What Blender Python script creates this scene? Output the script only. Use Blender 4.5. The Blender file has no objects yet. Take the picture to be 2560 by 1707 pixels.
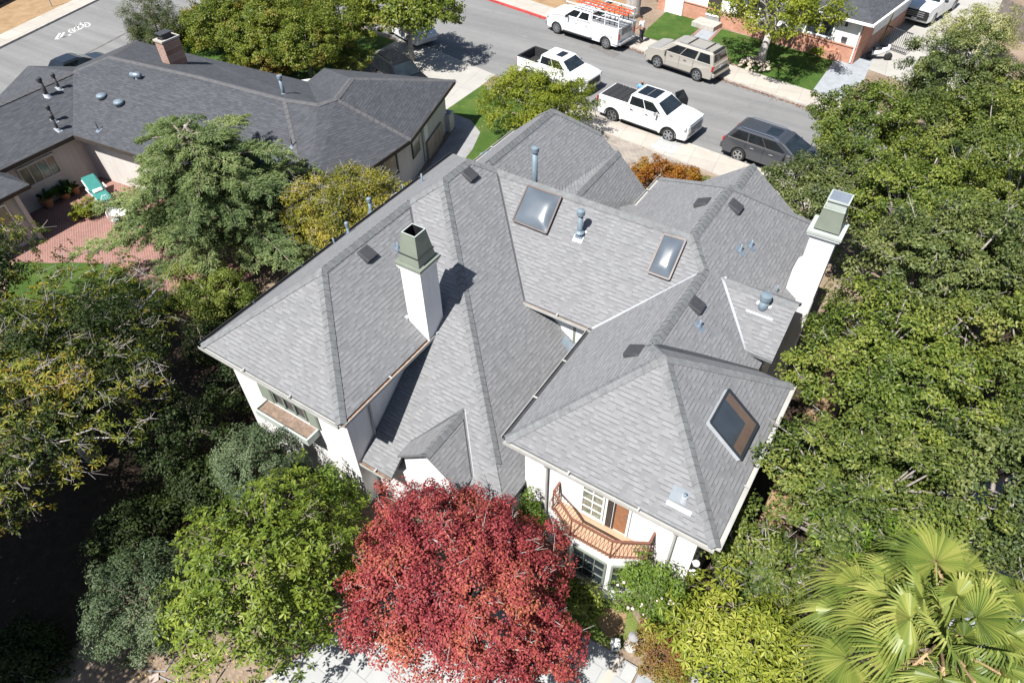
import bpy, bmesh, math, random
import numpy as np
from mathutils import Vector, Matrix
PI=math.pi
scene=bpy.context.scene
COL=scene.collection
random.seed(7); RNG=np.random.default_rng(7)

# ------------------------------------------------------------------ camera (a drone hovering 19.6 m above the back yard)
CAM_H=19.6
PITCH,ROLL,YAW=math.radians(45.687),math.radians(-1.269),math.radians(33.693)
def cam_axes():
    fwd=Vector((0,math.cos(PITCH),-math.sin(PITCH))); right=Vector((1,0,0)); up=right.cross(fwd)
    r2=math.cos(ROLL)*right+math.sin(ROLL)*up; u2=-math.sin(ROLL)*right+math.cos(ROLL)*up
    Rz=Matrix.Rotation(YAW,3,'Z')
    return Rz@r2,Rz@u2,Rz@fwd
CR,CU,CF=cam_axes()
cam=bpy.data.objects.new('camera',bpy.data.cameras.new('camera')); COL.objects.link(cam)
cam.data.lens=24; cam.data.sensor_width=36; cam.data.clip_end=600; cam.data.clip_start=0.1
cam.matrix_world=Matrix(((CR.x,CU.x,-CF.x,0),(CR.y,CU.y,-CF.y,0),(CR.z,CU.z,-CF.z,CAM_H),(0,0,0,1)))
scene.camera=cam

# ------------------------------------------------------------------ light
SUN_DIR=Vector((0.115,0.645,-1.0)).normalized()          # the way the light travels
world=bpy.data.worlds.new('World'); scene.world=world; world.use_nodes=True
wn=world.node_tree; wn.nodes.clear()
sky=wn.nodes.new('ShaderNodeTexSky'); sky.sky_type='NISHITA'; sky.sun_disc=False
sky.sun_elevation=math.asin(-SUN_DIR.z); sky.sun_rotation=math.atan2(-SUN_DIR.x,-SUN_DIR.y)
bg=wn.nodes.new('ShaderNodeBackground'); bg.inputs['Strength'].default_value=0.06
wo=wn.nodes.new('ShaderNodeOutputWorld'); wn.links.new(sky.outputs[0],bg.inputs[0]); wn.links.new(bg.outputs[0],wo.inputs[0])
sun=bpy.data.objects.new('sun',bpy.data.lights.new('sun','SUN')); COL.objects.link(sun)
sun.data.energy=5.0; sun.data.angle=math.radians(0.53); sun.data.color=(1.0,0.97,0.925)
sun.rotation_euler=SUN_DIR.to_track_quat('-Z','Y').to_euler()
vs=scene.view_settings; vs.view_transform='Standard'; vs.look='None'; vs.gamma=1; vs.exposure=0.82
scene.cycles.max_bounces=5; scene.cycles.diffuse_bounces=1; scene.cycles.glossy_bounces=2
scene.cycles.transmission_bounces=3; scene.cycles.transparent_max_bounces=6
scene.cycles.caustics_reflective=False; scene.cycles.caustics_refractive=False

# ------------------------------------------------------------------ measuring: photo pixel -> point on a plane of the place
def ray(u,v):
    a=(u-1280)/1706.7; b=-(v-853.5)/1706.7
    return CR*a+CU*b+CF
O=Vector((0,0,CAM_H))
def at(u,v,z=0.0):
    d=ray(u,v); t=(z-CAM_H)/d.z; return Vector((d.x*t,d.y*t,z))
def aty(u,v,y):
    d=ray(u,v); t=y/d.y; return Vector((d.x*t,y,CAM_H+d.z*t))
def atx(u,v,x):
    d=ray(u,v); t=x/d.x; return Vector((x,d.y*t,CAM_H+d.z*t))
def onp(u,v,pl,lift=0.0):            # pl=(a,b,c): z=a*x+b*y+c
    d=ray(u,v); a,b,c=pl; c+=lift
    t=(c-CAM_H)/(d.z-a*d.x-b*d.y); return O+d*t
def zp(pl,x,y): return pl[0]*x+pl[1]*y+pl[2]
def on(pl,x,y,lift=0.0): return Vector((x,y,zp(pl,x,y)+lift))

# ------------------------------------------------------------------ object bookkeeping
def link(o): COL.objects.link(o); return o
def tag(o,label=None,cat=None,group=None,kind=None):
    if label: o['label']=label
    if cat: o['category']=cat
    if group: o['group']=group
    if kind: o['kind']=kind
    return o
def thing(name,label,cat,loc=(0,0,0),rotz=0.0,group=None):
    o=bpy.data.objects.new(name,None); o.empty_display_size=.2
    o.location=loc; o.rotation_euler=(0,0,rotz); link(o)
    return tag(o,label,cat,group)
def base(p):
    v=Vector((0,0,0))
    while p is not None: v+=p.location; p=p.parent
    return v
def dup(o,parent=None):
    c=o.copy(); link(c); c.parent=parent
    for ch in list(o.children): dup(ch,c)
    return c
class MB:
    def __init__(s): s.v=[];s.f=[];s.m=[];s.uv=[]
    def add(s,vs,fs,m=0,uv=None):
        b=len(s.v); s.v+= [tuple(p) for p in vs]
        for i,f in enumerate(fs):
            s.f.append([b+k for k in f]); s.m.append(m)
            s.uv.append([uv[k] for k in f] if uv else None)
        return s
    def poly(s,pts,m=0,uv=None): return s.add(pts,[list(range(len(pts)))],m,uv)
    def box(s,c,sz,rz=0.0,m=0,taper=1.0):
        cx,cy,cz=c; a,b,h=sz[0]/2,sz[1]/2,sz[2]/2; cs,sn=math.cos(rz),math.sin(rz); P=[]
        for dz,t in((-h,1),(h,taper)):
            for dx,dy in((-a,-b),(a,-b),(a,b),(-a,b)):
                dx*=t;dy*=t; P.append((cx+dx*cs-dy*sn,cy+dx*sn+dy*cs,cz+dz))
        return s.add(P,[(3,2,1,0),(4,5,6,7),(0,1,5,4),(1,2,6,5),(2,3,7,6),(3,0,4,7)],m)
    def bx(s,x0,x1,y0,y1,z0,z1,m=0): return s.box(((x0+x1)/2,(y0+y1)/2,(z0+z1)/2),(x1-x0,y1-y0,z1-z0),0,m)
    def prism(s,pts,z0,z1,m=0,mtop=None):
        n=len(pts); P=[(p[0],p[1],z0) for p in pts]+[(p[0],p[1],z1) for p in pts]
        area=sum(pts[i][0]*pts[(i+1)%n][1]-pts[(i+1)%n][0]*pts[i][1] for i in range(n))
        if area<0: P=P[:n][::-1]+P[n:][::-1]
        s.add(P,[list(range(n))[::-1]]+[(i,(i+1)%n,n+(i+1)%n,n+i) for i in range(n)],m)
        s.add(P,[list(range(n,2*n))],m if mtop is None else mtop); return s
    def bar(s,a,b,w,h=None,m=0,up=(0,0,1)):
        a=Vector(a);b=Vector(b);h=h or w; d=(b-a)
        if d.length<1e-6: return s
        d.normalize(); u=Vector(up)
        if abs(d.dot(u))>.98: u=Vector((1,0,0))
        x=d.cross(u).normalized(); y=x.cross(d); P=[]
        for p in(a,b):
            for i,j in((-1,-1),(1,-1),(1,1),(-1,1)): P.append(p+x*(i*w/2)+y*(j*h/2))
        return s.add(P,[(0,1,2,3),(7,6,5,4),(0,4,5,1),(1,5,6,2),(2,6,7,3),(3,7,4,0)],m)
    def tube(s,path,r,n=8,m=0,cap=True):
        path=[Vector(p) for p in path]; k=len(path)
        rs=r if isinstance(r,(list,tuple)) else [r]*k
        P=[];prev=None
        for i,p in enumerate(path):
            d=(path[min(i+1,k-1)]-path[max(i-1,0)])
            if d.length<1e-9: d=Vector((0,0,1))
            d.normalize()
            if prev is None:
                u=Vector((0,0,1)) if abs(d.z)<.9 else Vector((1,0,0)); x=d.cross(u).normalized()
            else:
                x=prev-d*prev.dot(d); x=x.normalized() if x.length>1e-6 else d.orthogonal().normalized()
            prev=x; y=d.cross(x)
            for j in range(n):
                a=2*PI*j/n; P.append(p+(x*math.cos(a)+y*math.sin(a))*rs[i])
        F=[(i*n+j,i*n+(j+1)%n,(i+1)*n+(j+1)%n,(i+1)*n+j) for i in range(k-1) for j in range(n)]
        if cap: F+=[list(range(n))[::-1],[(k-1)*n+j for j in range(n)]]
        return s.add(P,F,m)
    def lathe(s,c,prof,n=16,m=0,axis=None,cap=True):
        c=Vector(c); ax=Vector(axis or (0,0,1)).normalized(); x=ax.orthogonal().normalized(); y=ax.cross(x); P=[]
        for r,z in prof:
            for j in range(n):
                a=2*PI*j/n; P.append(c+ax*z+(x*math.cos(a)+y*math.sin(a))*max(r,1e-4))
        k=len(prof)
        F=[(i*n+j,i*n+(j+1)%n,(i+1)*n+(j+1)%n,(i+1)*n+j) for i in range(k-1) for j in range(n)]
        if cap: F+=[list(range(n))[::-1],[(k-1)*n+j for j in range(n)]]
        return s.add(P,F,m)
    def ball(s,c,r,n=10,m=0,sq=(1,1,1)):
        P=[];k=max(4,n//2+1)
        for i in range(k+1):
            t=PI*i/k
            for j in range(n):
                a=2*PI*j/n; P.append((c[0]+sq[0]*r*math.sin(t)*math.cos(a),c[1]+sq[1]*r*math.sin(t)*math.sin(a),c[2]-sq[2]*r*math.cos(t)))
        F=[(i*n+j,i*n+(j+1)%n,(i+1)*n+(j+1)%n,(i+1)*n+j) for i in range(k) for j in range(n)]
        return s.add(P,F,m)
    def build(s,name,mats,parent=None,smooth=False,world=True,bevel=0):
        if not isinstance(mats,(list,tuple)): mats=[mats]
        b=base(parent) if (parent is not None and world) else Vector((0,0,0))
        me=bpy.data.meshes.new(name)
        me.from_pydata([(p[0]-b.x,p[1]-b.y,p[2]-b.z) for p in s.v],[],s.f)
        for mm in mats: me.materials.append(mm)
        me.polygons.foreach_set('material_index',s.m)
        if any(u is not None for u in s.uv):
            L=me.uv_layers.new(name='UVMap'); k=0
            for u,f in zip(s.uv,s.f):
                for i in range(len(f)):
                    if u is not None: L.data[k].uv=u[i]
                    k+=1
        if smooth: me.polygons.foreach_set('use_smooth',[True]*len(me.polygons))
        me.update()
        o=bpy.data.objects.new(name,me); link(o); o.parent=parent
        if bevel:
            md=o.modifiers.new('bevel','BEVEL'); md.width=bevel; md.segments=2; md.limit_method='ANGLE'; md.angle_limit=math.radians(40)
        if smooth:
            for p in me.polygons: p.use_smooth=True
        return o
def setting(name,mb,mats,kind='structure'):
    o=mb.build(name,mats); o['kind']=kind; return o

# ------------------------------------------------------------------ materials
def N(t,typ,**kw):
    n=t.nodes.new(typ)
    for k,v in kw.items():
        if k in n.inputs: n.inputs[k].default_value=v
        else: setattr(n,k,v)
    return n
def newmat(name):
    m=bpy.data.materials.new(name); m.use_nodes=True; t=m.node_tree; t.nodes.clear()
    out=t.nodes.new('ShaderNodeOutputMaterial'); b=t.nodes.new('ShaderNodeBsdfPrincipled')
    t.links.new(b.outputs[0],out.inputs[0]); return m,t,b
def coords(t,kind='Object'):
    tc=t.nodes.new('ShaderNodeTexCoord'); return tc.outputs[kind]
def ramp(t,fac,stops):
    r=t.nodes.new('ShaderNodeValToRGB'); e=r.color_ramp.elements
    while len(e)<len(stops): e.new(.5)
    for k,(p,c) in zip(e,stops): k.position=p; k.color=(*c,1)
    t.links.new(fac,r.inputs[0]); return r.outputs[0]
def mixc(t,fac,a,b,mode='MIX'):
    n=t.nodes.new('ShaderNodeMix'); n.data_type='RGBA'; n.blend_type=mode
    for sck,val in((n.inputs[0],fac),(n.inputs[6],a),(n.inputs[7],b)):
        if isinstance(val,(int,float)): sck.default_value=val
        elif isinstance(val,tuple): sck.default_value=(*val,1)
        else: t.links.new(val,sck)
    return n.outputs[2]
def noise(t,vec,scale,detail=4,rough=.55):
    n=t.nodes.new('ShaderNodeTexNoise'); n.inputs['Scale'].default_value=scale
    n.inputs['Detail'].default_value=detail; n.inputs['Roughness'].default_value=rough
    if vec is not None: t.links.new(vec,n.inputs['Vector'])
    return n.outputs[0]
def math_(t,op,a,b=None,c=None):
    n=t.nodes.new('ShaderNodeMath'); n.operation=op
    for i,x in enumerate((a,b,c)):
        if x is None: continue
        if isinstance(x,(int,float)): n.inputs[i].default_value=x
        else: t.links.new(x,n.inputs[i])
    return n.outputs[0]
def bump(t,b,h,strength=.3,dist=.01):
    n=t.nodes.new('ShaderNodeBump'); n.inputs['Strength'].default_value=strength; n.inputs['Distance'].default_value=dist
    t.links.new(h,n.inputs['Height']); t.links.new(n.outputs[0],b.inputs['Normal'])
def simple(name,c,rough=.6,metal=0.0,var=.12,scale=3.0,bmp=0.0,bscale=40,spec=None,coat=0.0):
    m,t,b=newmat(name); v=coords(t)
    c2=tuple(x*(1-var) for x in c); c3=tuple(min(1,x*(1+var)) for x in c)
    f=noise(t,v,scale,5)
    t.links.new(ramp(t,f,[(.3,c2),(.7,c3)]),b.inputs['Base Color'])
    b.inputs['Roughness'].default_value=rough; b.inputs['Metallic'].default_value=metal
    if spec is not None: b.inputs['Specular IOR Level'].default_value=spec
    if coat: b.inputs['Coat Weight'].default_value=coat
    if bmp: bump(t,b,noise(t,v,bscale,3),bmp,.01)
    return m
def shingle(name,dark,mid,light,row=.118,wid=.145,rough=.9):
    """laminated asphalt shingles laid by the face's own UV (metres along the course, metres up the slope)"""
    m,t,b=newmat(name); uv=t.nodes.new('ShaderNodeUVMap').outputs[0]
    sp=t.nodes.new('ShaderNodeSeparateXYZ'); t.links.new(uv,sp.inputs[0])
    vr=math_(t,'DIVIDE',sp.outputs[1],row); r=math_(t,'FLOOR',vr); fv=math_(t,'FRACT',vr)
    def cell(width,seed):
        w=t.nodes.new('ShaderNodeTexWhiteNoise'); w.noise_dimensions='2D'
        cv=t.nodes.new('ShaderNodeCombineXYZ'); t.links.new(r,cv.inputs[0]); cv.inputs[1].default_value=seed
        t.links.new(cv.outputs[0],w.inputs['Vector'])
        u=math_(t,'ADD',math_(t,'DIVIDE',sp.outputs[0],width),math_(t,'MULTIPLY',w.outputs[0],7.3))
        cu=math_(t,'FLOOR',u); fu=math_(t,'FRACT',u)
        w2=t.nodes.new('ShaderNodeTexWhiteNoise'); w2.noise_dimensions='2D'
        c2=t.nodes.new('ShaderNodeCombineXYZ'); t.links.new(r,c2.inputs[0]); t.links.new(cu,c2.inputs[1])
        t.links.new(c2.outputs[0],w2.inputs['Vector']); return w2.outputs[0],fu
    a,fu=cell(wid,1.0); a2,_=cell(wid*1.55,4.0)
    f=math_(t,'ADD',math_(t,'MULTIPLY',a,.62),math_(t,'MULTIPLY',a2,.38))
    col=ramp(t,f,[(.15,dark),(.5,mid),(.85,light)])
    gr=noise(t,uv,160,2); big=noise(t,uv,.45,3)
    col=mixc(t,.30,col,ramp(t,gr,[(.35,tuple(x*.55 for x in mid)),(.65,tuple(min(1,x*1.45) for x in mid))]))
    col=mixc(t,math_(t,'MULTIPLY',big,.28),col,tuple(x*.82 for x in mid))
    stk=t.nodes.new('ShaderNodeMapping'); stk.inputs['Scale'].default_value=(1.6,.16,1); t.links.new(uv,stk.inputs[0])
    st=math_(t,'MULTIPLY',math_(t,'GREATER_THAN',noise(t,stk.outputs[0],1.0,4),.56),.16)
    col=mixc(t,st,col,tuple(x*.72 for x in mid))
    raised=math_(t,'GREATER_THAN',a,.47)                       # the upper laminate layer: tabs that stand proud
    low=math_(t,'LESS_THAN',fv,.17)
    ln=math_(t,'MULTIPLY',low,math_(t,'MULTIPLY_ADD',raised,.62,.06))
    col=mixc(t,ln,col,tuple(x*.32 for x in mid))               # dark granule band, doubling as a painted shadow line under raised tabs
    t.links.new(col,b.inputs['Base Color']); b.inputs['Roughness'].default_value=rough
    b.inputs['Specular IOR Level'].default_value=.25
    h=math_(t,'ADD',math_(t,'MULTIPLY',math_(t,'SUBTRACT',1.0,fv),.5),math_(t,'MULTIPLY',raised,.45))
    h=math_(t,'ADD',h,math_(t,'MULTIPLY',gr,.15)); bump(t,b,h,.55,.012)
    return m
def foliage(name,cols,trans=.35,rough=.5,spec=.4,nscale=.55,shift=.0):
    """leaves: every leaf its own tone (random per island), whole clumps drifting in hue"""
    m=bpy.data.materials.new(name); m.use_nodes=True; t=m.node_tree; t.nodes.clear()
    out=t.nodes.new('ShaderNodeOutputMaterial')
    g=t.nodes.new('ShaderNodeNewGeometry'); v=coords(t)
    big=noise(t,v,nscale,2)
    f=math_(t,'ADD',math_(t,'MULTIPLY',g.outputs['Random Per Island'],.55),math_(t,'MULTIPLY',math_(t,'SUBTRACT',big,.5+shift),1.7))
    f=math_(t,'ADD',f,.22)
    n=len(cols); c=ramp(t,f,[(.05+.9*i/(n-1),k) for i,k in enumerate(cols)])
    b=t.nodes.new('ShaderNodeBsdfPrincipled'); t.links.new(c,b.inputs['Base Color'])
    b.inputs['Roughness'].default_value=rough; b.inputs['Specular IOR Level'].default_value=spec*.45
    tr=t.nodes.new('ShaderNodeBsdfTranslucent'); t.links.new(mixc(t,1.0,c,(1.15,1.2,.55),'MULTIPLY'),tr.inputs[0])
    mx=t.nodes.new('ShaderNodeMixShader'); mx.inputs[0].default_value=trans
    t.links.new(b.outputs[0],mx.inputs[1]); t.links.new(tr.outputs[0],mx.inputs[2]); t.links.new(mx.outputs[0],out.inputs[0])
    return m
def bricks(name,c1,c2,mortar,w=.22,h=.075,ms=.008,rough=.85,uvkind='Object',rot=(0,0,0),bmp=.4):
    m,t,b=newmat(name); v=coords(t,uvkind)
    mp=t.nodes.new('ShaderNodeMapping'); mp.inputs['Rotation'].default_value=rot; t.links.new(v,mp.inputs[0])
    br=t.nodes.new('ShaderNodeTexBrick'); br.inputs['Scale'].default_value=1; br.inputs['Brick Width'].default_value=w
    br.inputs['Row Height'].default_value=h; br.inputs['Mortar Size'].default_value=ms
    br.inputs['Color1'].default_value=(*c1,1); br.inputs['Color2'].default_value=(*c2,1); br.inputs['Mortar'].default_value=(*mortar,1)
    t.links.new(mp.outputs[0],br.inputs[0])
    col=mixc(t,.35,br.outputs[0],ramp(t,noise(t,v,1.3,5),[(.3,tuple(x*.7 for x in c1)),(.7,tuple(min(1,x*1.25) for x in c2))]))
    t.links.new(col,b.inputs['Base Color']); b.inputs['Roughness'].default_value=rough
    bump(t,b,math_(t,'SUBTRACT',1.0,br.outputs[1]),bmp,.01); return m
def ground(name,cols,scale,rough=.95,bscale=25,bmp=.5,scale2=None,dist=.03):
    m,t,b=newmat(name); v=coords(t)
    f=noise(t,v,scale,8,.65)
    if scale2:
        f=math_(t,'ADD',math_(t,'MULTIPLY',f,.5),math_(t,'MULTIPLY',noise(t,v,scale2,4,.7),.5))
    n=len(cols); t.links.new(ramp(t,f,[(.3+.4*i/(n-1),c) for i,c in enumerate(cols)]),b.inputs['Base Color'])
    b.inputs['Roughness'].default_value=rough; b.inputs['Specular IOR Level'].default_value=.25
    bump(t,b,noise(t,v,bscale,5),bmp,dist); return m

M={}
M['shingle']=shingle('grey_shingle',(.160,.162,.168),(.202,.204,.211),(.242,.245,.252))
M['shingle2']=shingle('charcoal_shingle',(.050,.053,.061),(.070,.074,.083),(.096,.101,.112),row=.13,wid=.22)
M['cap']=simple('ridge_shingle',(.158,.164,.168),.95,0,.2,6,.4,180)
M['cap2']=simple('charcoal_ridge_shingle',(.09,.09,.095),.95,0,.2,6,.4,180)
M['valley']=simple('dark_valley_metal',(.11,.112,.118),.45,.6,.15,3)
M['bright']=simple('bright_flashing',(.50,.53,.56),.5,.35,.1,4)
M['galv']=simple('galvanised_metal',(.30,.36,.42),.45,.55,.15,5)
M['galvpaint']=simple('blue_grey_vent_paint',(.17,.22,.26),.55,.1,.12,6)
M['darkmetal']=simple('dark_vent_paint',(.05,.05,.055),.6,.1,.15,8)
def stucco(name,c):
    m,t,b=newmat(name); v=coords(t); mp=t.nodes.new('ShaderNodeMapping'); mp.inputs['Scale'].default_value=(2.2,2.2,.25); t.links.new(v,mp.inputs[0])
    st=noise(t,mp.outputs[0],1.6,6,.65); f=noise(t,v,.9,5)
    col=mixc(t,1.0,ramp(t,f,[(.3,tuple(x*.94 for x in c)),(.7,c)]),ramp(t,st,[(.33,(.89,.88,.86)),(.55,(1,1,1))]),'MULTIPLY')
    t.links.new(col,b.inputs['Base Color']); b.inputs['Roughness'].default_value=.92; bump(t,b,noise(t,v,70,4),.4,.01); return m
M['stucco']=stucco('white_stucco',(.80,.79,.775))
M['stucco2']=stucco('cream_stucco',(.60,.565,.53))
M['white']=simple('white_paint',(.80,.80,.78),.5,0,.04,2)
M['trim']=simple('gutter_paint',(.40,.395,.37),.55,0,.12,2.5)
M['rust']=simple('rusty_gutter_inside',(.26,.15,.09),.85,0,.45,7)
M['sage']=simple('sage_green_paint',(.19,.215,.175),.55,0,.08,3)
M['sagelight']=simple('pale_sage_paint',(.40,.44,.405),.55,0,.1,3)
M['darkwood']=simple('dark_brown_fascia',(.045,.036,.030),.7,0,.2,4)
M['soffit']=simple('soffit_paint',(.55,.53,.5),.8,0,.05,2)
M['glass']=simple('dark_window_glass',(.035,.043,.052),.06,0,.2,1.0,spec=.8)
M['domeglass']=simple('smoked_skylight_dome',(.10,.118,.14),.2,0,.12,1.5,spec=.9)
M['bronze']=simple('bronze_frame',(.075,.06,.056),.45,.3,.12,4)
M['blackframe']=simple('black_frame',(.035,.04,.05),.4,.2,.15,4)
M['soil']=simple('dry_soil',(.20,.145,.11),.98,0,.35,9,.6,40)
M['terracotta']=simple('terracotta',(.42,.20,.11),.75,0,.18,6)
M['ironrust']=simple('rust_red_iron',(.185,.08,.052),.6,.1,.15,8)
M['tile']=bricks('balcony_tile',(.44,.26,.165),(.50,.31,.20),(.40,.32,.26),.3,.3,.008)
M['doorwood']=simple('door_wood',(.28,.13,.065),.45,0,.2,5)
M['rubber']=simple('tyre_rubber',(.018,.018,.019),.8,0,.2,5)
M['chrome']=simple('chrome',(.7,.71,.73),.16,1,.05,3)
M['alloy']=simple('alloy_rim',(.42,.43,.45),.3,.85,.08,3)
M['black']=simple('black_plastic',(.018,.018,.02),.5,0,.2,4)
M['bark']=simple('bark',(.20,.165,.135),.95,0,.4,9,.8,25)
M['barkgrey']=simple('grey_bark',(.36,.335,.31),.95,0,.35,8,.8,25)
M['twig']=simple('pale_twig',(.30,.27,.25),.9,0,.25,7)
# ------------------------------------------------------------------ ground, streets, paths, lawns
M['earth']=ground('garden_soil',[(.11,.075,.05),(.19,.14,.10),(.28,.215,.16),(.36,.285,.22)],.5,scale2=9,bscale=14)
M['earth_shade']=ground('shade_darkened_earth',[(.018,.013,.009),(.04,.028,.019),(.075,.053,.036)],3,scale2=22,bscale=30)  # earth with shade put into its colour, for ground under canopies
M['drygrass']=ground('dry_leaf_litter',[(.16,.10,.055),(.30,.20,.11),(.40,.29,.17)],1.1,scale2=16,bscale=30)
def asphalt():
    m,t,b=newmat('asphalt'); v=coords(t)
    big=noise(t,v,.16,5,.6); med=noise(t,v,1.4,6,.65); fine=noise(t,v,55,2)
    c=ramp(t,big,[(.3,(.172,.172,.172)),(.7,(.212,.211,.208))])
    c=mixc(t,.35,c,ramp(t,med,[(.3,(.155,.155,.155)),(.7,(.228,.227,.224))]))
    c=mixc(t,.3,c,ramp(t,fine,[(.3,(.10,.10,.10)),(.7,(.26,.26,.255))]))
    w=t.nodes.new('ShaderNodeTexVoronoi'); w.feature='DISTANCE_TO_EDGE'; w.inputs['Scale'].default_value=.16
    mp=t.nodes.new('ShaderNodeMapping'); t.links.new(v,mp.inputs[0]); nz=t.nodes.new('ShaderNodeTexNoise'); nz.inputs['Scale'].default_value=.8; t.links.new(v,nz.inputs[0])
    vm=t.nodes.new('ShaderNodeVectorMath'); vm.operation='MULTIPLY_ADD'; t.links.new(nz.outputs[1],vm.inputs[0]); vm.inputs[1].default_value=(2.2,2.2,0); t.links.new(mp.outputs[0],vm.inputs[2]); t.links.new(vm.outputs[0],w.inputs['Vector'])
    c=mixc(t,math_(t,'MULTIPLY',math_(t,'LESS_THAN',w.outputs[0],.004),.13),c,(.075,.075,.075))
    stain=math_(t,'GREATER_THAN',noise(t,v,.55,3,.5),.68)
    c=mixc(t,math_(t,'MULTIPLY',stain,.10),c,(.09,.09,.088))
    m2=t.nodes.new('ShaderNodeMapping'); m2.inputs['Rotation'].default_value=(0,0,.15); m2.inputs['Scale'].default_value=(.04,.85,1); t.links.new(v,m2.inputs[0])
    c=mixc(t,.55,c,mixc(t,1.0,c,ramp(t,noise(t,m2.outputs[0],1.0,5,.6),[(.38,(.74,.74,.75)),(.62,(1.12,1.115,1.10))]),'MULTIPLY'))
    t.links.new(c,b.inputs['Base Color']); b.inputs['Roughness'].default_value=.92; bump(t,b,fine,.35,.01); return m
M['asphalt']=asphalt()
def concrete(name,c,jx,jy,rot=0,var=.12,joint=.45,ms=.012):
    m,t,b=newmat(name); v=coords(t); mp=t.nodes.new('ShaderNodeMapping'); mp.inputs['Rotation'].default_value=(0,0,rot); t.links.new(v,mp.inputs[0])
    br=t.nodes.new('ShaderNodeTexBrick'); br.offset=0 if jx==jy else .5; br.inputs['Scale'].default_value=1; br.inputs['Brick Width'].default_value=jx; br.inputs['Row Height'].default_value=jy; br.inputs['Mortar Size'].default_value=ms
    br.inputs['Color1'].default_value=(*[x*(1-var) for x in c],1); br.inputs['Color2'].default_value=(*[min(1,x*(1+var)) for x in c],1); br.inputs['Mortar'].default_value=(*[x*joint for x in c],1)
    t.links.new(mp.outputs[0],br.inputs[0]); n1=noise(t,v,.9,6,.65)
    col=mixc(t,.35,br.outputs[0],ramp(t,n1,[(.3,tuple(x*.72 for x in c)),(.7,tuple(min(1,x*1.18) for x in c))]))
    t.links.new(col,b.inputs['Base Color']); b.inputs['Roughness'].default_value=.9; bump(t,b,noise(t,v,60,3),.25,.01); return m
M['concrete']=concrete('concrete_walk',(.40,.365,.32),1.4,1.4,-.13)
M['concrete_drive']=concrete('concrete_drive',(.37,.355,.325),3,3,-.13,.05)
M['kerb']=simple('kerb_concrete',(.40,.37,.33),.9,0,.2,3)
M['redkerb']=simple('red_kerb_paint',(.42,.055,.05),.7,0,.25,3)
M['pavers']=concrete('cobble_pavers',(.285,.25,.215),.30,.16,.12,.28,.6,.012)
M['slabs']=concrete('pale_stone_slabs',(.37,.375,.37),.95,.48,.02,.05,.55,.012)
M['bluegravel']=ground('blue_grey_gravel',[(.20,.22,.24),(.30,.32,.34),(.40,.42,.44)],2,scale2=40,bscale=60,bmp=.3)
M['greywalk']=simple('grey_walk',(.26,.26,.265),.9,0,.15,1.5)
M['patio']=bricks('brick_paving',(.205,.09,.07),(.265,.13,.105),(.35,.28,.25),.21,.105,.010,rot=(0,0,.55),bmp=.2)
def grass(name,cols):
    m,t,b=newmat(name); v=coords(t)
    f=math_(t,'ADD',math_(t,'MULTIPLY',noise(t,v,.7,4),.45),math_(t,'MULTIPLY',noise(t,v,28,3,.7),.55))
    n=len(cols); c=ramp(t,f,[(.32+.36*i/(n-1),c) for i,c in enumerate(cols)])
    dry=ramp(t,noise(t,v,.9,6,.7),[(.52,(0,0,0)),(.72,(.55,.55,.55))]); c=mixc(t,dry,c,(.17,.165,.05))
    t.links.new(c,b.inputs['Base Color'])
    b.inputs['Roughness'].default_value=.95; b.inputs['Specular IOR Level'].default_value=.15; bump(t,b,noise(t,v,45,4,.7),.9,.05); return m
M['lawn']=grass('lawn_grass',[(.026,.065,.012),(.055,.11,.02),(.10,.165,.035)])
M['lawn2']=grass('watered_lawn',[(.032,.07,.013),(.062,.115,.022),(.12,.175,.045)])
M['weeds']=grass('weedy_grass',[(.07,.13,.02),(.16,.22,.05),(.30,.28,.12)])
M['paint']=simple('road_marking_paint',(.62,.61,.58),.8,0,.15,6)
M['tar']=simple('tar_seam',(.105,.10,.09),.8,0,.4,2)

def sheet(name,pts,z,mat,kind='structure'):
    k=MB(); k.poly([(p[0],p[1],z) for p in pts] if sum(pts[i][0]*pts[(i+1)%len(pts)][1]-pts[(i+1)%len(pts)][0]*pts[i][1] for i in range(len(pts)))>0 else [(p[0],p[1],z) for p in pts][::-1])
    return setting(name,k,M[mat],kind)
def raised(name,pts,z0,z1,mat): k=MB(); k.prism(pts,z0,z1); return setting(name,k,M[mat])
sheet('ground',[(-260,-160),(160,-160),(160,320),(-260,320)],0,'earth')
def far(x): return 46.1+(x+31.5)*-.182
def near(x): return 36.0+(x+27.7)*-.122
sheet('street',[(-49,near(-49)),(-40,near(-40)),(45,near(45)),(45,far(45)),(-49,far(-49))],.004,'asphalt')
def sfar(y): return -57.1-(y-21.1)*.25
sheet('side_street',[(-49,-30),(-49,near(-49)+1.5),(-49,far(-49)),(-49.5,120),(sfar(120),120),(sfar(-30),-30)],.008,'asphalt')
# far pavement, kerb and verge
def kerbline(name,f,x0,x1,w,h,mat):
    n=max(1,int((x1-x0)/6)); k=MB()
    for i in range(n):
        a=x0+(x1-x0)*i/n; b=x0+(x1-x0)*(i+1)/n
        k.prism([(a,f(a)),(b,f(b)),(b,f(b)+w),(a,f(a)+w)],0,h)
    return setting(name,k,M[mat])
kerbline('red_kerb',far,-57,-23.6,.17,.13,'redkerb'); kerbline('kerb',far,-23.6,40,.17,.128,'kerb')
raised('pavement',[(-57,far(-57)+.17),(40,far(40)+.17),(40,far(40)+2.0),(-57,far(-57)+2.0)],0,.11,'concrete')
sheet('leafy_verge',[(-57,far(-57)+2),(-22.2,far(-22.2)+2),(-22.2,54),(-57,58)],.006,'drygrass')
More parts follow.
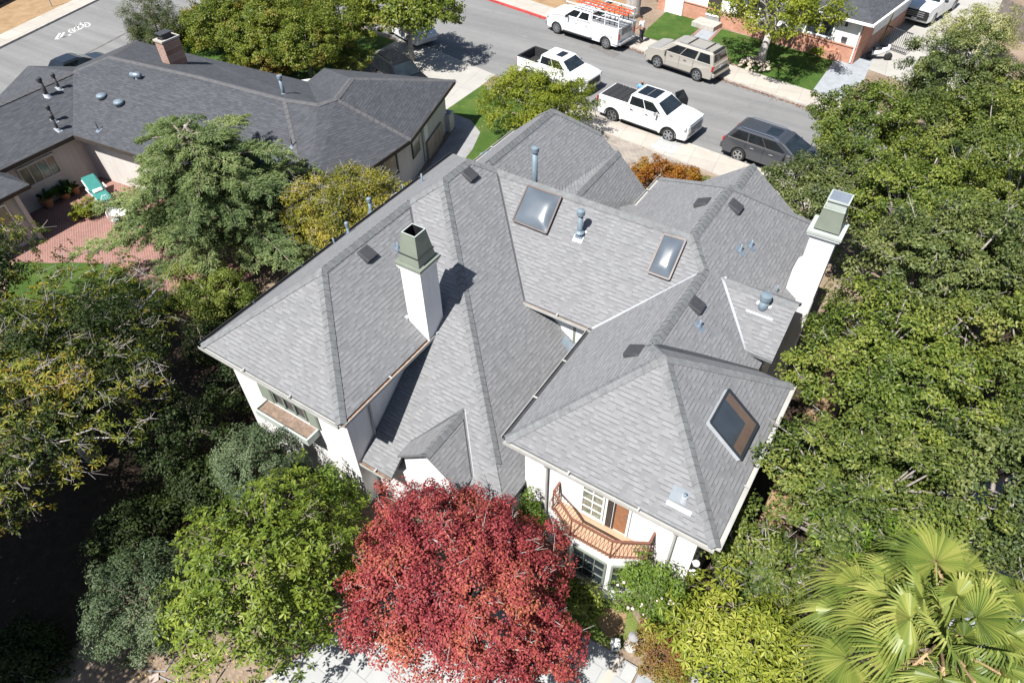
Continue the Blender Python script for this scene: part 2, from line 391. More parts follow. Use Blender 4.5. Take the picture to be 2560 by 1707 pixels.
# near kerb and pavement
kerbline('kerb',lambda x:near(x)-.16,-15.5,30,.16,.10,'kerb')
raised('pavement',[(-23.9,near(-23.9)-.16),(30,near(30)-.16),(30,near(30)-1.9),(-23.9,near(-23.9)-1.9)],0,.09,'concrete')
sheet('driveway_slab',[at(1622,372)[:2],at(1655,343)[:2],at(1706,358)[:2],at(1682,392)[:2]],.095,'slabs')
sheet('cobbled_drive',[(-15.6,near(-15.6)-1.9),(-9.8,near(-9.8)-1.9),(-8.8,22.6),(-15.6,22.9)],.012,'pavers')
# neighbour's drive, lawn and walk
sheet('driveway',[(-33.6,37.4),(-24.6,near(-24.6)),(-24.5,33.9),(-24.5,27.5),(-30,27.5),(-33.8,31.5)],.010,'concrete_drive')
sheet('lawn',[(-24.5,34.0),(-15.7,33.0),(-15.7,23),(-17.2,22.9),(-20.4,26.4),(-22.2,29.6),(-24.5,30.1)],.009,'lawn2')
sheet('walkway',[(-24.5,30.05),(-22.5,29.9),(-21.2,29.0),(-20.5,27.2),(-19.8,24),(-17.3,20),(-17.0,14),(-20.6,14),(-20.9,22.7),(-22.8,28.8)],.013,'greywalk')
sheet('lawn',[(-48.5,14),(-34,26),(-30,27.3),(-33.8,36.5),(-46,38)],.007,'lawn')
# back-garden patio and curved lawn of the neighbour
pat=[(-38,6),(-33.0,8.0),(-31.2,9.0)]+[tuple(at(u,v)[:2]) for u,v in((170,656),(230,658),(290,662),(330,690),(365,718),(400,728),(436,728))]+[(-23.5,11.0),(-22.5,13.0),(-23.5,16),(-38,16)]
sheet('brick_patio',pat,.014,'patio')
sheet('curved_lawn',[tuple(at(u,v)[:2]) for u,v in((40,640),(230,650),(290,654),(330,684),(365,712),(415,728),(425,770),(380,800),(250,820),(0,800))],.006,'lawn2')
# our back garden
sheet('stone_terrace',[(-7.4,6.9),(-2.55,7.25),(-1.42,7.3),(-1.35,6.7),(-1.5,5.8),(-2.2,-6),(-12,-6),(-9.2,2)],.010,'slabs')
sheet('weedy_patch',[(-4.6,7.0),(-2.6,7.28),(-1.6,7.35),(-1.35,8.3),(-1.9,8.7),(-2.5,8.45),(-4.2,8.4)],.008,'weeds')
sheet('bare_patch',[(-2.5,8.3),(-1.9,8.5),(-1.7,7.9),(-2.0,7.55),(-2.55,7.8)],.011,'drygrass')
sheet('gravel_path',[(.2,8.6),(.75,9.3),(1.5,9.4),(1.7,8.4),(1.8,6),(0.5,6),(.4,7.8)],.009,'bluegravel')
sheet('terrace_step',[tuple(at(u,v)[:2]) for u,v in((1543,1640),(1560,1652),(1480,1780),(1440,1780))],.014,'concrete')
raised('low_step',[tuple(at(u,v)[:2]) for u,v in((1562,1652),(1596,1672),(1540,1780),(1484,1780))],0,.10,'slabs')
sheet('lower_terrace',[tuple(at(u,v)[:2]) for u,v in((1600,1678),(1640,1707),(1620,1790),(1545,1790))],.006,'bluegravel')
sheet('path',[(-.6,9),(-.55,25),(.35,25),(.5,9)],.007,'earth_shade')  # the strip's dark colour stands in for shade beside the house
sheet('strip_of_dry_earth',[(.3,10),(.35,24),(1.3,24),(1.1,10)],.010,'drygrass')
sheet('oak_shade_earth',[(1.3,11),(1.3,30),(9,30),(9,11)],.005,'earth_shade')  # sheet coloured dark to paint the shade under the oaks
sheet('shrub_bed',[(-24,5),(-15.5,5),(-15.5,21),(-17,20),(-17,13),(-22,11)],.005,'earth_shade')
sheet('shade_dark_bed',[(-28,-8),(-14.6,-8),(-14.6,1.2),(-13.5,3.0),(-12,4.2),(-10.7,7.2),(-15.5,7.2),(-15.5,14),(-28,8.8)],.0045,'earth_shade')  # bed darkened in colour for the canopy shade over it
sheet('gravel_drive',[(4.3,12),(4.3,21),(12,21),(12,12)],.012,'bluegravel')
# far properties across the street
sheet('lawn',[tuple(at(u,v)[:2]) for u,v in((1600,90),(1700,116),(1770,56),(1672,24))],.012,'lawn')
sheet('path',[tuple(at(u,v)[:2]) for u,v in((1702,116),(1756,120),(1800,72),(1772,56))],.014,'bluegravel')
for a,b in(((1702,116),(1770,57)),((1757,120),(1801,73))):
    k=MB(); k.bar(at(*a),at(*b),.2,.06); setting('brick_edging',k,M['patio'])
sheet('lawn',[tuple(at(u,v)[:2]) for u,v in((1760,122),(1803,73),(2085,152),(2030,229),(1900,193))],.012,'lawn')
sheet('grey_path',[tuple(at(u,v)[:2]) for u,v in((2030,229),(2086,152),(2190,130),(2160,200),(2060,290))],.016,'bluegravel')
sheet('driveway',[(-5.6,49),(-5.3,80),(2,80),(2,46.5)],.012,'concrete_drive')
sheet('forecourt',[(3.5,58),(3.5,75),(14,75),(14,58)],.012,'concrete_drive')
# side street: far pavement and dry verge, tar seam, bicycle marking
k=MB(); k.prism([(sfar(-30),-30),(sfar(120),120),(sfar(120)-.16,120),(sfar(-30)-.16,-30)],0,.13); setting('kerb',k,M['kerb'])
k=MB(); k.prism([(sfar(-30)-.16,-30),(sfar(120)-.16,120),(sfar(120)-1.9,120),(sfar(-30)-1.9,-30)],0,.115); setting('pavement',k,M['concrete'])
sheet('dry_verge',[(sfar(-30)-1.9,-30),(sfar(120)-1.9,120),(-100,120),(-100,-30)],.012,'drygrass')
k=MB(); P=[at(u,v) for u,v in((150,172),(190,148),(250,118),(330,76),(420,30))]
for a,b in zip(P,P[1:]): k.bar(a+Vector((0,0,.012)),b+Vector((0,0,.012)),.16,.004)
setting('tar_seam',k,M['tar'])
k=MB()
def seg(a,b,w=.11): 
    a=at(*a);b=at(*b); d=(b-a).normalized(); s_=Vector((-d.y,d.x,0))*w/2; z=Vector((0,0,.0125))
    k.add([a-s_+z,b-s_+z,b+s_+z,a+s_+z],[(0,1,2,3)])
# two chevrons and a bicycle with its rider, lying along the lane
for a,b in(((139,100),(150,84)),((139,100),(172,90)),((151,97),(160,82)),((151,97),(178,87))): seg(a,b,.15)
for (cu,cv,ru,rv) in((180,78,8,4.5),(216,63,9,5)):
    for i in range(10):
        a0,a1=2*PI*i/10,2*PI*(i+1)/10; seg((cu+ru*math.cos(a0),cv+rv*math.sin(a0)),(cu+ru*math.cos(a1),cv+rv*math.sin(a1)),.09)
for a,b in(((180,78),(194,64)),((194,64),(212,60)),((194,64),(198,76)),((198,76),(216,63)),((198,76),(180,78)),((188,70),(205,58)),((205,58),(214,62)),((200,58),(210,59))): seg(a,b,.09)
setting('bicycle_lane_marking',k,M['paint'])
# manhole covers and patch
for u,v,r in((1450,162,.42),(1312,91,.1)):
    k=MB(); k.lathe(at(u,v)+Vector((0,0,.0)),[(r,0),(r,.010),(r*.92,.011)],24); setting('manhole_surround' if r>.2 else 'utility_cap',k,M['kerb'])
    k=MB(); k.lathe(at(u,v),[(r*.62,0),(r*.62,.016)],20); setting('manhole_cover' if r>.2 else 'utility_cap_lid',k,M['tar'])
sheet('asphalt_patch',[tuple(at(u,v)[:2]) for u,v in((1471,118),(1488,109),(1550,136),(1535,145))],.0085,'tar')
M['asphalt_patch']=simple('darker_asphalt_patch',(.14,.135,.13),.92,0,.15,3); bpy.data.objects['asphalt_patch'].data.materials[0]=M['asphalt_patch']
k=MB()
for i in range(900):                                     # fallen leaves in the gutter
    x=random.uniform(-21,-5) if i<700 else random.uniform(-28,-5); y=far(x)-abs(random.gauss(0,.16))
    a=random.uniform(0,PI); r=random.uniform(.03,.06); z=.012+random.random()*.02
    k.poly([(x+r*math.cos(a+q),y+r*math.sin(a+q)*.8,z+random.random()*.015) for q in(0,PI/2,PI,3*PI/2)])
M['deadleaf']=foliage('dead_leaves',[(.12,.05,.035),(.20,.09,.055),(.30,.17,.09)],.0)
setting('fallen_leaves',k,M['deadleaf'],'stuff')
k=MB()
for i in range(160):
    u,v=random.uniform(330,700),random.uniform(1590,1740); p=at(u,v); a=random.uniform(0,PI); r=random.uniform(.02,.045)
    k.poly([(p.x+r*math.cos(a+q),p.y+r*math.sin(a+q)*.6,.015+random.random()*.02) for q in(0,PI/2,PI,3*PI/2)])
for i in range(70):
    p=at(random.uniform(1100,1330),random.uniform(200,400)); a=random.uniform(0,PI); r=random.uniform(.04,.07)
    if -24<p.x<-16 and 24<p.y<33: k.poly([(p.x+r*math.cos(a+q),p.y+r*math.sin(a+q)*.6,.02) for q in(0,PI/2,PI,3*PI/2)])
M['yleaf']=foliage('yellow_fallen_leaves',[(.5,.33,.08),(.6,.42,.15),(.35,.2,.07)],.0)
setting('scattered_leaves',k,M['yleaf'],'stuff')
# ------------------------------------------------------------------ main house
M['butt']=simple('shingle_butt_edge',(.03,.03,.032),.95,0,.1,5)
def newell(pts):
    n=Vector((0,0,0))
    for i,p in enumerate(pts):
        q=pts[(i+1)%len(pts)]
        n+=Vector(((p.y-q.y)*(p.z+q.z),(p.z-q.z)*(p.x+q.x),(p.x-q.x)*(p.y+q.y)))
    return n.normalized()
def roof_face(mb,pts,th=.13,top=0,under=1,side=2):
    pts=[Vector(p) for p in pts]; n=newell(pts)
    if n.z<0: pts=pts[::-1]; n=-n
    hd=Vector((-n.y,n.x,0)); hd=hd.normalized() if hd.length>1e-4 else Vector((1,0,0))
    ud=n.cross(hd)
    if ud.z<0: ud=-ud; hd=-hd
    uv=[(p.dot(hd)+50,p.dot(ud)+50) for p in pts]
    mb.poly(pts,top,uv)
    low=[p-Vector((0,0,th)) for p in pts]; k=len(pts)
    mb.poly(low[::-1],under)
    P=pts+low
    mb.add(P,[(i,k+i,k+(i+1)%k,(i+1)%k) for i in range(k)],side)
def caps(mb,a,b,nl,nr,w=.155,step=.2,lift=.012,m=0,butt=1):
    """overlapping ridge-cap shingles from low end a to high end b; nl/nr are the two slope planes"""
    a=Vector(a);b=Vector(b); L=(b-a).length; k=max(1,int(L/step)); d=(b-a)/k
    dh=Vector((d.x,d.y,0)).normalized(); side=Vector((-dh.y,dh.x,0))
    for i in range(k):
        p=a+d*i; q=a+d*(i+1.12); P=[]
        for pt,l in((p,lift+.02),(q,lift+.004)):
            for sgn,pl in((1,nl),(0,None),(-1,nr)):
                c=pt+side*(sgn*w)
                z=pt.z if pl is None else min(pt.z, pt.z+ (pl[0]*side.x+pl[1]*side.y)*sgn*w)
                P.append((c.x,c.y,z+l+(.012 if pl is None else 0)))
        low=[(x,y,z-.03) for x,y,z in P[:3]]
        mb.add(P+low,[(0,1,4,3),(1,2,5,4)],m); mb.add(P[:3]+low,[(3,4,1,0),(4,5,2,1)],butt)
def strip(mb,a,b,w,lift,m=0,rib=0.0):
    a=Vector(a);b=Vector(b); d=(b-a).normalized(); s_=Vector((d.y,-d.x,0)).normalized()*w/2
    up=Vector((0,0,lift))
    mb.add([a-s_+up*3,b-s_+up*3,b+up,a+up],[(3,2,1,0)],m); mb.add([a+up,b+up,b+s_+up*3,a+s_+up*3],[(3,2,1,0)],m)
    if rib: mb.bar(a+up*1.5,b+up*1.5,.035,rib,m)

ZE=4.9
LW=(.755,0,ZE+.755*15.88)                 # planes z=ax+by+c
LE=(-.755,0,7.05-.755*13.04)
LS=(0,.75,ZE-.75*6.86)
TS=(0,.75,7.66-.75*14.57)
TE=(-.755,0,7.66-.755*12.24)
CS=(0,.76,7.15-.76*16.65)
CN=(0,-.75,7.15+.75*16.65)
ME=(-.70,0,7.15-.70*4.55)
MW_=(.68,0,7.15+.68*4.55)
MN=(0,-.833,7.15+.833*19.8)
RW=(.75,0,ZE+.75*6.17)
RS=(0,.75,ZE-.75*8.83)
RE=(-.75,0,ZE-.75*.355)
RN=(0,-.75,ZE+.75*14.69)
GE=(-.86,0,6.9-.86*12.35)
GW=(.86,0,6.9+.86*12.35)
V=Vector
house=thing('house','large white stucco house with grey shingled hip roofs, skylights and two chimneys','house',(-6,12,0))
L1=V((-15.88,6.86,ZE));L2=V((-10.19,6.86,ZE));LA=V((-13.04,9.73,7.05));VV=V((-13.04,13.79,7.05))
TA=V((-12.24,14.57,7.66));LN=V((-12.24,16.0,7.66));LVE=V((-10.19,10.89,ZE))
CW=V((-11.56,16.65,7.15));CE=V((-4.55,16.65,7.15));C1=V((-8.6,13.69,ZE));C2=V((-6.17,13.69,ZE))
S1=V((-3.81,15.98,6.63));S2=V((-3.81,12.35,6.64))
RA=V((-3.26,11.76,7.085));R1=V((-6.17,8.83,ZE));R2=V((-.355,8.83,ZE));R3=V((-.355,14.69,ZE))
MEv=V((-1.34,14.69,ZE));NE=V((-1.34,22.5,ZE));UN=V((-4.55,19.8,7.15));NW=V((-7.86,22.5,ZE))
GA=V((-12.35,21.75,6.9));GNE=V((-10.9,23.15,5.65));GNW=V((-13.8,23.15,5.65))
rf=MB()
LWn=V((-15.88,19.75,ZE))
roof_face(rf,[L1,LA,VV,TA,LN,LWn])                                           # west slope
roof_face(rf,[L1,L2,LA]); roof_face(rf,[L2,LVE,VV,LA])
TSe=on(TS,-5.05,7.4); yl=7.4
roof_face(rf,[TA,VV,LVE,on(TS,-10.5,10.89),on(TS,-10.5,yl),on(TS,-9.35,yl),on(TS,-9.35,8.3),on(TS,-7.25,8.3),on(TS,-7.25,yl),on(TS,-5.75,yl),on(TS,-5.75,8.08)])
roof_face(rf,[LN,CW,C1,V((-8.6,14.15,zp(TE,-8.6,0))),V((-5.75,14.15,zp(TE,-5.75,0))),V((-5.75,8.08,zp(TE,-5.75,0))),V((-6.6,8.93,zp(TE,-6.6,0))),TA])
roof_face(rf,[LN,V((-15.88,19.6,ZE)),V((-11.56,16.65,7.15)),CW][:1]+[V((-14.3,18.0,6.1)),CW])
roof_face(rf,[CW,CE,S1,C2,C1])                                              # centre south slope
roof_face(rf,[CW,CE,V((-6.7,18.8,5.53)),V((-11.4,18.8,5.53))])              # centre north slope
roof_face(rf,[R1,RA,S2,S1,C2]); roof_face(rf,[R1,R2,RA]); roof_face(rf,[R2,R3,RA]); roof_face(rf,[RA,R3,MEv,S2])
roof_face(rf,[CE,S1,S2,MEv,NE,UN])                                          # main east slope
MWs=V((-7.86,19.6,ZE))
roof_face(rf,[CE,UN,NW,MWs]); roof_face(rf,[UN,NE,NW])
# north gable beside the driveway
N2r=V((-4.6,22.75,6.4));N2b=V((-4.6,20.7,6.4))
roof_face(rf,[N2r,N2b,V((-2.7,22.5,4.97)),V((-2.7,22.75,4.97))]); roof_face(rf,[N2r,N2b,V((-6.5,22.5,4.97)),V((-6.5,22.75,4.97))])
# garage wing
gk=V((-8.2,23.15,zp(GE,-8.2,0)))
roof_face(rf,[GA,GNE,gk,V((-8.2,17.0,gk.z)),V((-12.35,17.0,6.9))])
roof_face(rf,[GA,GNW,V((-15.0,23.15,zp(GW,-15,0))),V((-15.0,19.6,zp(GW,-15,0))),V((-12.35,17.0,6.9))]); roof_face(rf,[GA,GNE,GNW])
g2n=onp(1546,379,GE,.02); g2s=onp(1446,480,GE,.55); g2v=onp(1395,466,GE,.02); g2v2=onp(1340,520,GE,.0)
roof_face(rf,[g2n,g2s,g2s+(g2s-g2n)*.25,g2v2,g2v],.3,0,0,0)
g2e=V((-8.25,20.3,zp(GE,-8.25,0)+.15)); gs2=g2s+(g2s-g2n)*.25
roof_face(rf,[g2n,V((-8.22,23.12,gk.z+.03)),g2e,gs2],.1,0,0,0)
# low saddle between the garage wing and the main wing
fl=[at(1548,519,4.35),at(1637,497,4.35),at(1650,560,4.35),at(1590,590,4.35)]
roof_face(rf,fl,.1,top=2)
# east cross gable
dv=onp(1806.6,695,ME); dz=5.3; db=onp(1866,874,ME); de=at(1934.5,896.5,db.z); dr=aty(2004,740,dv.y); dr=V((de.x,dv.y,dv.z))
DS=None
roof_face(rf,[dv,dr,V((de.x,db.y-.05,db.z)),V((db.x,db.y-.05,db.z))],.11)
roof_face(rf,[dv,dr,V((de.x,2*dv.y-db.y,db.z)),V((db.x,2*dv.y-db.y,db.z))],.11)
# entry gable over the front slope
eb=onp(1166.6,1028,TS); ef=at(1061.7,1135.5,eb.z); el=V((ef.x-1.15,ef.y+.12,eb.z-.95))
er=V((ef.x+1.15,ef.y+.0,eb.z-.95)); eh=V((ef.x,ef.y+.0,eb.z))
vl=onp(991,1108,TS,.02); vr=V((er.x,(er.z-TS[2])/TS[1],er.z))
vl=V((el.x,(el.z-TS[2])/TS[1]+.02,el.z))
roof_face(rf,[eh,V((ef.x,eb.y,eb.z)),vl,V((el.x,ef.y,el.z))],.1); roof_face(rf,[eh,V((ef.x,eb.y,eb.z)),vr,V((er.x,ef.y,er.z))],.1)
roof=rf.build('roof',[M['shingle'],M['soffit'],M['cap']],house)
# ridge and hip caps
cp=MB()
for a,b,l,r in((L1,LA,LW,LS),(L2,LA,LS,LE),(LA,VV,LW,LE),(VV,TA,LW,TS),(TA,LN,LW,TE),(V((-6.55,8.88,zp(TE,-6.55,0))),TA,TS,TE),
    (CW,LN,TE,CN),(CW,CE,CN,CS),(S1,CE,CS,ME),(S2,S1,RW,ME),(S2,RA,RW,RN),(R1,RA,RW,RS),(R2,RA,RS,RE),(R3,RA,RE,RN),
    (CE,UN,MW_,ME),(NE,UN,ME,MN),(NW,UN,MN,MW_),(GNE,GA,GE,(0,-.9,0)),(GNW,GA,(0,-.9,0),GW),(V((-12.35,17.3,6.9)),GA,GW,GE),
    (N2b,N2r,(.75,0,0),(-.75,0,0)),(dv,dr,(0,-.8,0),(0,.8,0)),(eh,V((ef.x,eb.y,eb.z)),(.8,0,0),(-.8,0,0)),(g2n,g2s,(.3,0,0),GE)):
    # order the planes: nl lies to the left of a->b
    d=(b-a); s_=V((-d.y,d.x)); 
    def fall(pl,sg): return (pl[0]*s_.x+pl[1]*s_.y)*sg
    if fall(l,1)>fall(r,1): l,r=r,l
    cp=MB(); caps(cp,a,b,l,r,step=.21); cp.build('ridge_cap',[M['cap'],M['butt']],house)
# valley flashings
def valley(name,a,b,w,mat,rib=.02): 
    mb=MB(); strip(mb,a,b,w,.012,0,rib); mb.build('valley_flashing',M[mat],house)
valley('v',VV,LVE,.17,'valley'); valley('v',CW,C1,.2,'valley'); valley('v',S1+V((-.15,-.15,-.12)),C2,.2,'bright')
valley('v',S2+V((.03,-.03,.02)),MEv,.24,'valley',0); valley('v',dv,db,.2,'bright')
valley('v',V((ef.x,eb.y,eb.z)),vl,.17,'valley',0); valley('v',V((ef.x,eb.y,eb.z)),vr,.11,'valley')
# gutters along the eaves (open troughs)
def gutter(a,b,out,mat='trim',inside='trim',w=.12,h=.11,drop=.03):
    a=V(a);b=V(b);o=V(out).normalized(); z=V((0,0,-drop)); mb=MB(); t=.016
    a0=a+z;b0=b+z
    mb.bar(a0+o*(w),b0+o*(w),t,h,0); mb.bar(a0+o*(w/2)+V((0,0,-h/2)),b0+o*(w/2)+V((0,0,-h/2)),w,t,0)
    mb.bar(a0+o*(w/2)+V((0,0,-h/2+.018)),b0+o*(w/2)+V((0,0,-h/2+.018)),w*.8,t,1)
    L=(b-a).length; k=max(1,int(L/2.2))
    for i in range(1,k+1):
        p=a0+(b0-a0)*(i/(k+1)); mb.box(p+o*(w/2)+V((0,0,h/2)),(.05,w+.02,.018),math.atan2(o.y,o.x)-PI/2,0)
    mb.build('gutter',[M[mat],M[inside]],house)
W_,E_,S_,N_=(-1,0,0),(1,0,0),(0,-1,0),(0,1,0)
gutter(L1,LWn,W_,'valley','valley'); gutter(L1,L2,S_); gutter(L2,LVE,E_,'trim','rust'); gutter(C1,C2,S_,'trim','rust')
gutter(R1,C2,W_,'trim','valley'); gutter(R1,R2,S_,'trim','trim'); gutter(R2,R3,E_); gutter(V((-7.86,20.4,ZE)),NW,W_)
gutter(V((-15,19.6,zp(GW,-15,0))),V((-15,23.15,zp(GW,-15,0))),W_); gutter(on(TS,-10.5,yl),on(TS,-9.35,yl),S_,'trim','rust')
# walls
w=MB()
w.prism([(-15.45,7.25),(-10.55,7.25),(-10.55,14.6),(-12.2,14.6),(-12.2,19.4),(-15.45,19.4)],0,ZE-.02)
w.prism([(-5.78,9.2),(-.78,9.2),(-.78,14.3),(-1.75,14.3),(-1.75,22.1),(-7.4,22.1),(-7.4,14.0),(-5.78,14.0)],0,ZE-.02)
w.prism([(-12.19,14.05),(-5.79,14.05),(-5.79,14.5),(-7.41,14.5),(-7.41,18.3),(-12.19,18.3)],0,ZE-.01)
w.prism([(-10.54,7.85),(-6.1,7.85),(-5.85,9.3),(-5.85,14.0),(-10.54,14.0)],0,2.05)
w.prism([(-14.6,19.41),(-8.6,19.0),(-8.6,22.8),(-14.6,22.8)],0,3.3)
gy=22.8
w.poly([(-14.6,gy+.01,3.2),(-8.6,gy+.01,3.2),(-8.6,gy+.01,3.5),(-10.9,gy+.01,5.5),(-13.8,gy+.01,5.5),(-14.6,gy+.01,4.8)])
w.poly([(-6.4,22.12,4.8),(-2.8,22.12,4.8),(-4.6,22.12,6.25)][::-1])
# entry gable wall and the cross gable's end walls
w.add([(el.x+.08,ef.y+.18,1.0),(er.x-.08,ef.y+.18,1.0),(er.x-.08,ef.y+.18,er.z-.06),(ef.x,ef.y+.18,eh.z-.1),(el.x+.08,ef.y+.18,el.z-.06)],[(0,1,2,3,4)])
w.bx(el.x+.08,er.x-.08,ef.y+.2,9.2,.0,el.z-.1)
w.prism([(db.x-.3,db.y+.3),(de.x-.22,db.y+.3),(de.x-.22,2*dv.y-db.y-.3),(db.x-.3,2*dv.y-db.y-.3)],0,db.z+.1)
w.poly([(de.x-.21,db.y+.3,db.z),(de.x-.21,2*dv.y-db.y-.3,db.z),(de.x-.21,dv.y,dv.z-.15)])
wall=w.build('wall',M['stucco'],house)
# ------------------------------------------------------------------ things fixed to the house
def frame_on(pl):
    n=V((-pl[0],-pl[1],1)).normalized(); d=V((-pl[0],-pl[1],0)).normalized(); hx=V((d.y,-d.x,0))   # hx along the course
    up=n.cross(hx); 
    if up.z<0: up=-up; hx=-hx
    return hx,up,n
def panel(mb,c,pl,w,h,lift=.006,m=0,skew=0):
    hx,up,n=frame_on(pl); c=c+n*lift
    mb.poly([c-hx*w/2-up*h/2,c+hx*w/2-up*h/2,c+hx*w/2+up*h/2,c-hx*w/2+up*h/2],m)
def rvent(u,v,pl):
    hx,up,n=frame_on(pl); c=onp(u,v,pl); mb=MB(); w,h=.24,.24
    lo=[c+hx*a*w+up*b*h for a,b in((-1,-1),(1,-1),(1,1),(-1,1))]
    hi=[lo[0]+n*.13+up*.03+hx*.03,lo[1]+n*.13+up*.03-hx*.03,lo[2]+n*.06-up*.04-hx*.03,lo[3]+n*.06-up*.04+hx*.03]
    mb.add(lo+hi,[(0,1,5,4),(1,2,6,5),(2,3,7,6),(3,0,4,7),(4,5,6,7)])
    mb.build('roof_vent',M['darkmetal'],house,bevel=.015)
for u,v,pl in((918,636,LE),(1174,437.5,TE),(1757,508,MW_),(1837.6,517,ME),(1740,763,ME),(1586,879,RW)): rvent(u,v,pl)
def pipe(base_,h,r,cap=0,flash=.22,fm='galv',pm='galvpaint',pl=None,below=.25,collar=False,parent=None):
    parent=parent or house
    b=V(base_); mb=MB(); mb.tube([b-V((0,0,below)),b+V((0,0,h))],r,12)
    p=mb.build('vent_pipe',M[pm],parent,True)
    if cap:
        k=MB(); k.lathe(b+V((0,0,h-.02)),[(r*1.05,0),(r*1.05,.03),(cap,.05),(cap,.16),(cap*.97,.20),(cap*.2,.24)],16) if cap<r*2.2 else k.lathe(b+V((0,0,h+.05)),[(cap,0),(cap,.03),(cap*.9,.06),(cap*.3,.10)],18)
        k.build('cap',M[pm],p)
    if collar:
        k=MB(); k.lathe(b+V((0,0,.14)),[(r*1.9,0),(r*1.9,.02),(r*1.02,.08)],14); k.lathe(b+V((0,0,-.1)),[(r*1.9,0),(r*1.3,.26)],14); k.build('collar',M[pm],p)
    if flash and pl:
        k=MB(); panel(k,b,pl,flash*1.6,flash*2.2,.008); k.lathe(b-V((0,0,.1)),[(r*2.2,0),(r*1.15,.2)],12)
        k.build('flashing',M[fm],p)
    return p
pipe(onp(1448.5,589.8,CS),.78,.085,.13,.2,'bright','galvpaint',CS,.3,True)
q=aty(1337,446,17.3); pipe(q,aty(1343.5,383,17.3).z-q.z,.095,.135,0,pl=None,below=.9)
DSP=(0,(dv.z-db.z)/(dv.y-db.y),0); DSP=(0,DSP[1],dv.z-DSP[1]*dv.y)
b_=onp(1907.8,766,DSP); pipe(b_,.26,.14,.17,.0,'bright','galvpaint',DSP,.2)
k=MB(); panel(k,b_+V((0,-.05,-.04)),DSP,.42,.34,.009); panel(k,b_+V((0,-.26,-.19)),DSP,.78,.14,.012); k.build('flashing',M['bright'],house)
b_=onp(1710,1246,RS); pipe(b_,.2,.04,0,.0,pl=RS); k=MB(); panel(k,b_+V((-.02,-.2,-.15)),RS,.62,.1,.012); k.lathe(b_-V((0,0,.1)),[(.12,0),(.07,.2)],12); k.build('flashing',M['bright'],house)
M['bluepatch']=simple('blue_grey_sealant',(.19,.215,.24),.8,0,.1,5); k=MB(); panel(k,b_+V((-.12,.02,.02)),RS,.42,.36,.006); k.build('flashing',M['bluepatch'],house)
for u,v,pl,h,r in((1851.4,627,ME,.26,.03),(1877.8,616,ME,.26,.03),(1749.4,816,ME,.26,.03),(995.7,622,LE,.26,.03)):
    pipe(onp(u,v,pl),h,r,0,.16,'galv','galvpaint',pl)
for u,v,h,r,c in((835.3,608,.22,.03,0),(871.3,583,.28,.05,.075),(928.2,530,.45,.075,.1),(1007.7,477,.3,.03,0),(1055.6,455,.34,.035,0)):
    pipe(onp(u,v,LW),h,r,c,.12,'galv','galvpaint',LW)
pipe(onp(1939.8,730.6,ME),.3,.025,0,0)
# exhaust hood on the garage slope
b_=onp(1203,392,GW); e_=b_+V((.55,.75,.12)); k=MB(); k.tube([b_+V((0,0,-.05)),b_+V((.3,.4,.06)),e_],[.2,.13,.085],12); k.build('exhaust_hood',M['galvpaint'],house,True)
# skylights
def skylight(cs,pl,lift,dome,frame,gl):
    P=[onp(u,v,pl,lift) for u,v in cs]; n=frame_on(pl)[2]
    c=sum(P,V((0,0,0)))/4
    f=MB(); Q=[p-n*(lift+.05) for p in P]
    f.add(P+Q,[(0,4,5,1),(1,5,6,2),(2,6,7,3),(3,7,4,0)],0)
    I=[p+(c-p)*.055+n*.004 for p in P]; Po=[p+n*.004 for p in P]
    f.add(Po+I,[(0,1,5,4),(1,2,6,5),(2,3,7,6),(3,0,4,7)],0)
    for i in range(4): f.bar(P[i]+n*.02,P[(i+1)%4]+n*.012,.05,.03,0,n)
    s_=MB(); k=12; vs=[];fs=[]
    for i in range(k+1):
        for j in range(k+1):
            a,b=i/k,j/k; p=(I[0]*(1-a)+I[1]*a)*(1-b)+(I[3]*(1-a)+I[2]*a)*b
            e=(1-(2*a-1)**4)*(1-(2*b-1)**4); vs.append(p+n*(.006+dome*e))
    for i in range(k):
        for j in range(k): a=i*(k+1)+j; fs.append((a,a+k+1,a+k+2,a+1))
    s_.add(vs,fs)
    sk=f.build('skylight',frame,house); go=s_.build('glazing',gl,sk,True); return sk,P,n
sk1=[(1319.9,463.5),(1403.7,492.2),(1365.8,584),(1282,550.7)]; sk2=[(1660.2,585.5),(1714.8,600.9),(1672.3,699.6),(1619.5,680)]
for cs in(sk1,sk2):
    sk,P,n=skylight(cs,CS,.13,.13,M['bronze'],M['domeglass'])
    k=MB(); hx,up,_=frame_on(CS); bl=P[3]-n*.12-up*.06; br=P[2]-n*.12-up*.06
    k.add([bl-hx*.14-up*.09,br+hx*.14-up*.09,br+hx*.14+up*.07,bl-hx*.14+up*.07],[(0,1,2,3)])
    for p,sx in((P[0],-1),(P[1],1)):
        c=p-n*.12+hx*sx*.09-up*.09; k.poly([c-hx*.08-up*.08,c+hx*.08-up*.08,c+hx*.08+up*.08,c-hx*.08+up*.08])
    k.build('flashing',M['bright'],sk)
sk,P,n=skylight([(1821.5,972.9),(1895,1061.3),(1851.5,1148.2),(1775.1,1055.3)],RE,.14,.004,M['blackframe'],M['glass'])
c=sum(P,V((0,0,0)))/4; I=[p+(c-p)*.10+n*.014 for p in P]; k=MB()
A=[I[0],I[1],I[2],I[2]+(I[3]-I[2])*.3,I[1]+(I[0]-I[1])*.3+(I[2]-I[1])*.24,I[0]+(I[1]-I[0])*.0+(I[3]-I[0])*.18]
k.poly([I[0],I[1],I[1]+(I[2]-I[1])*.24,I[0]+(I[3]-I[0])*.24]); k.poly([q+n*.003 for q in (I[1]+(I[2]-I[1])*.24,I[2],I[2]+(I[3]-I[2])*.26,I[1]+(I[2]-I[1])*.24+(I[0]-I[1])*.26)])
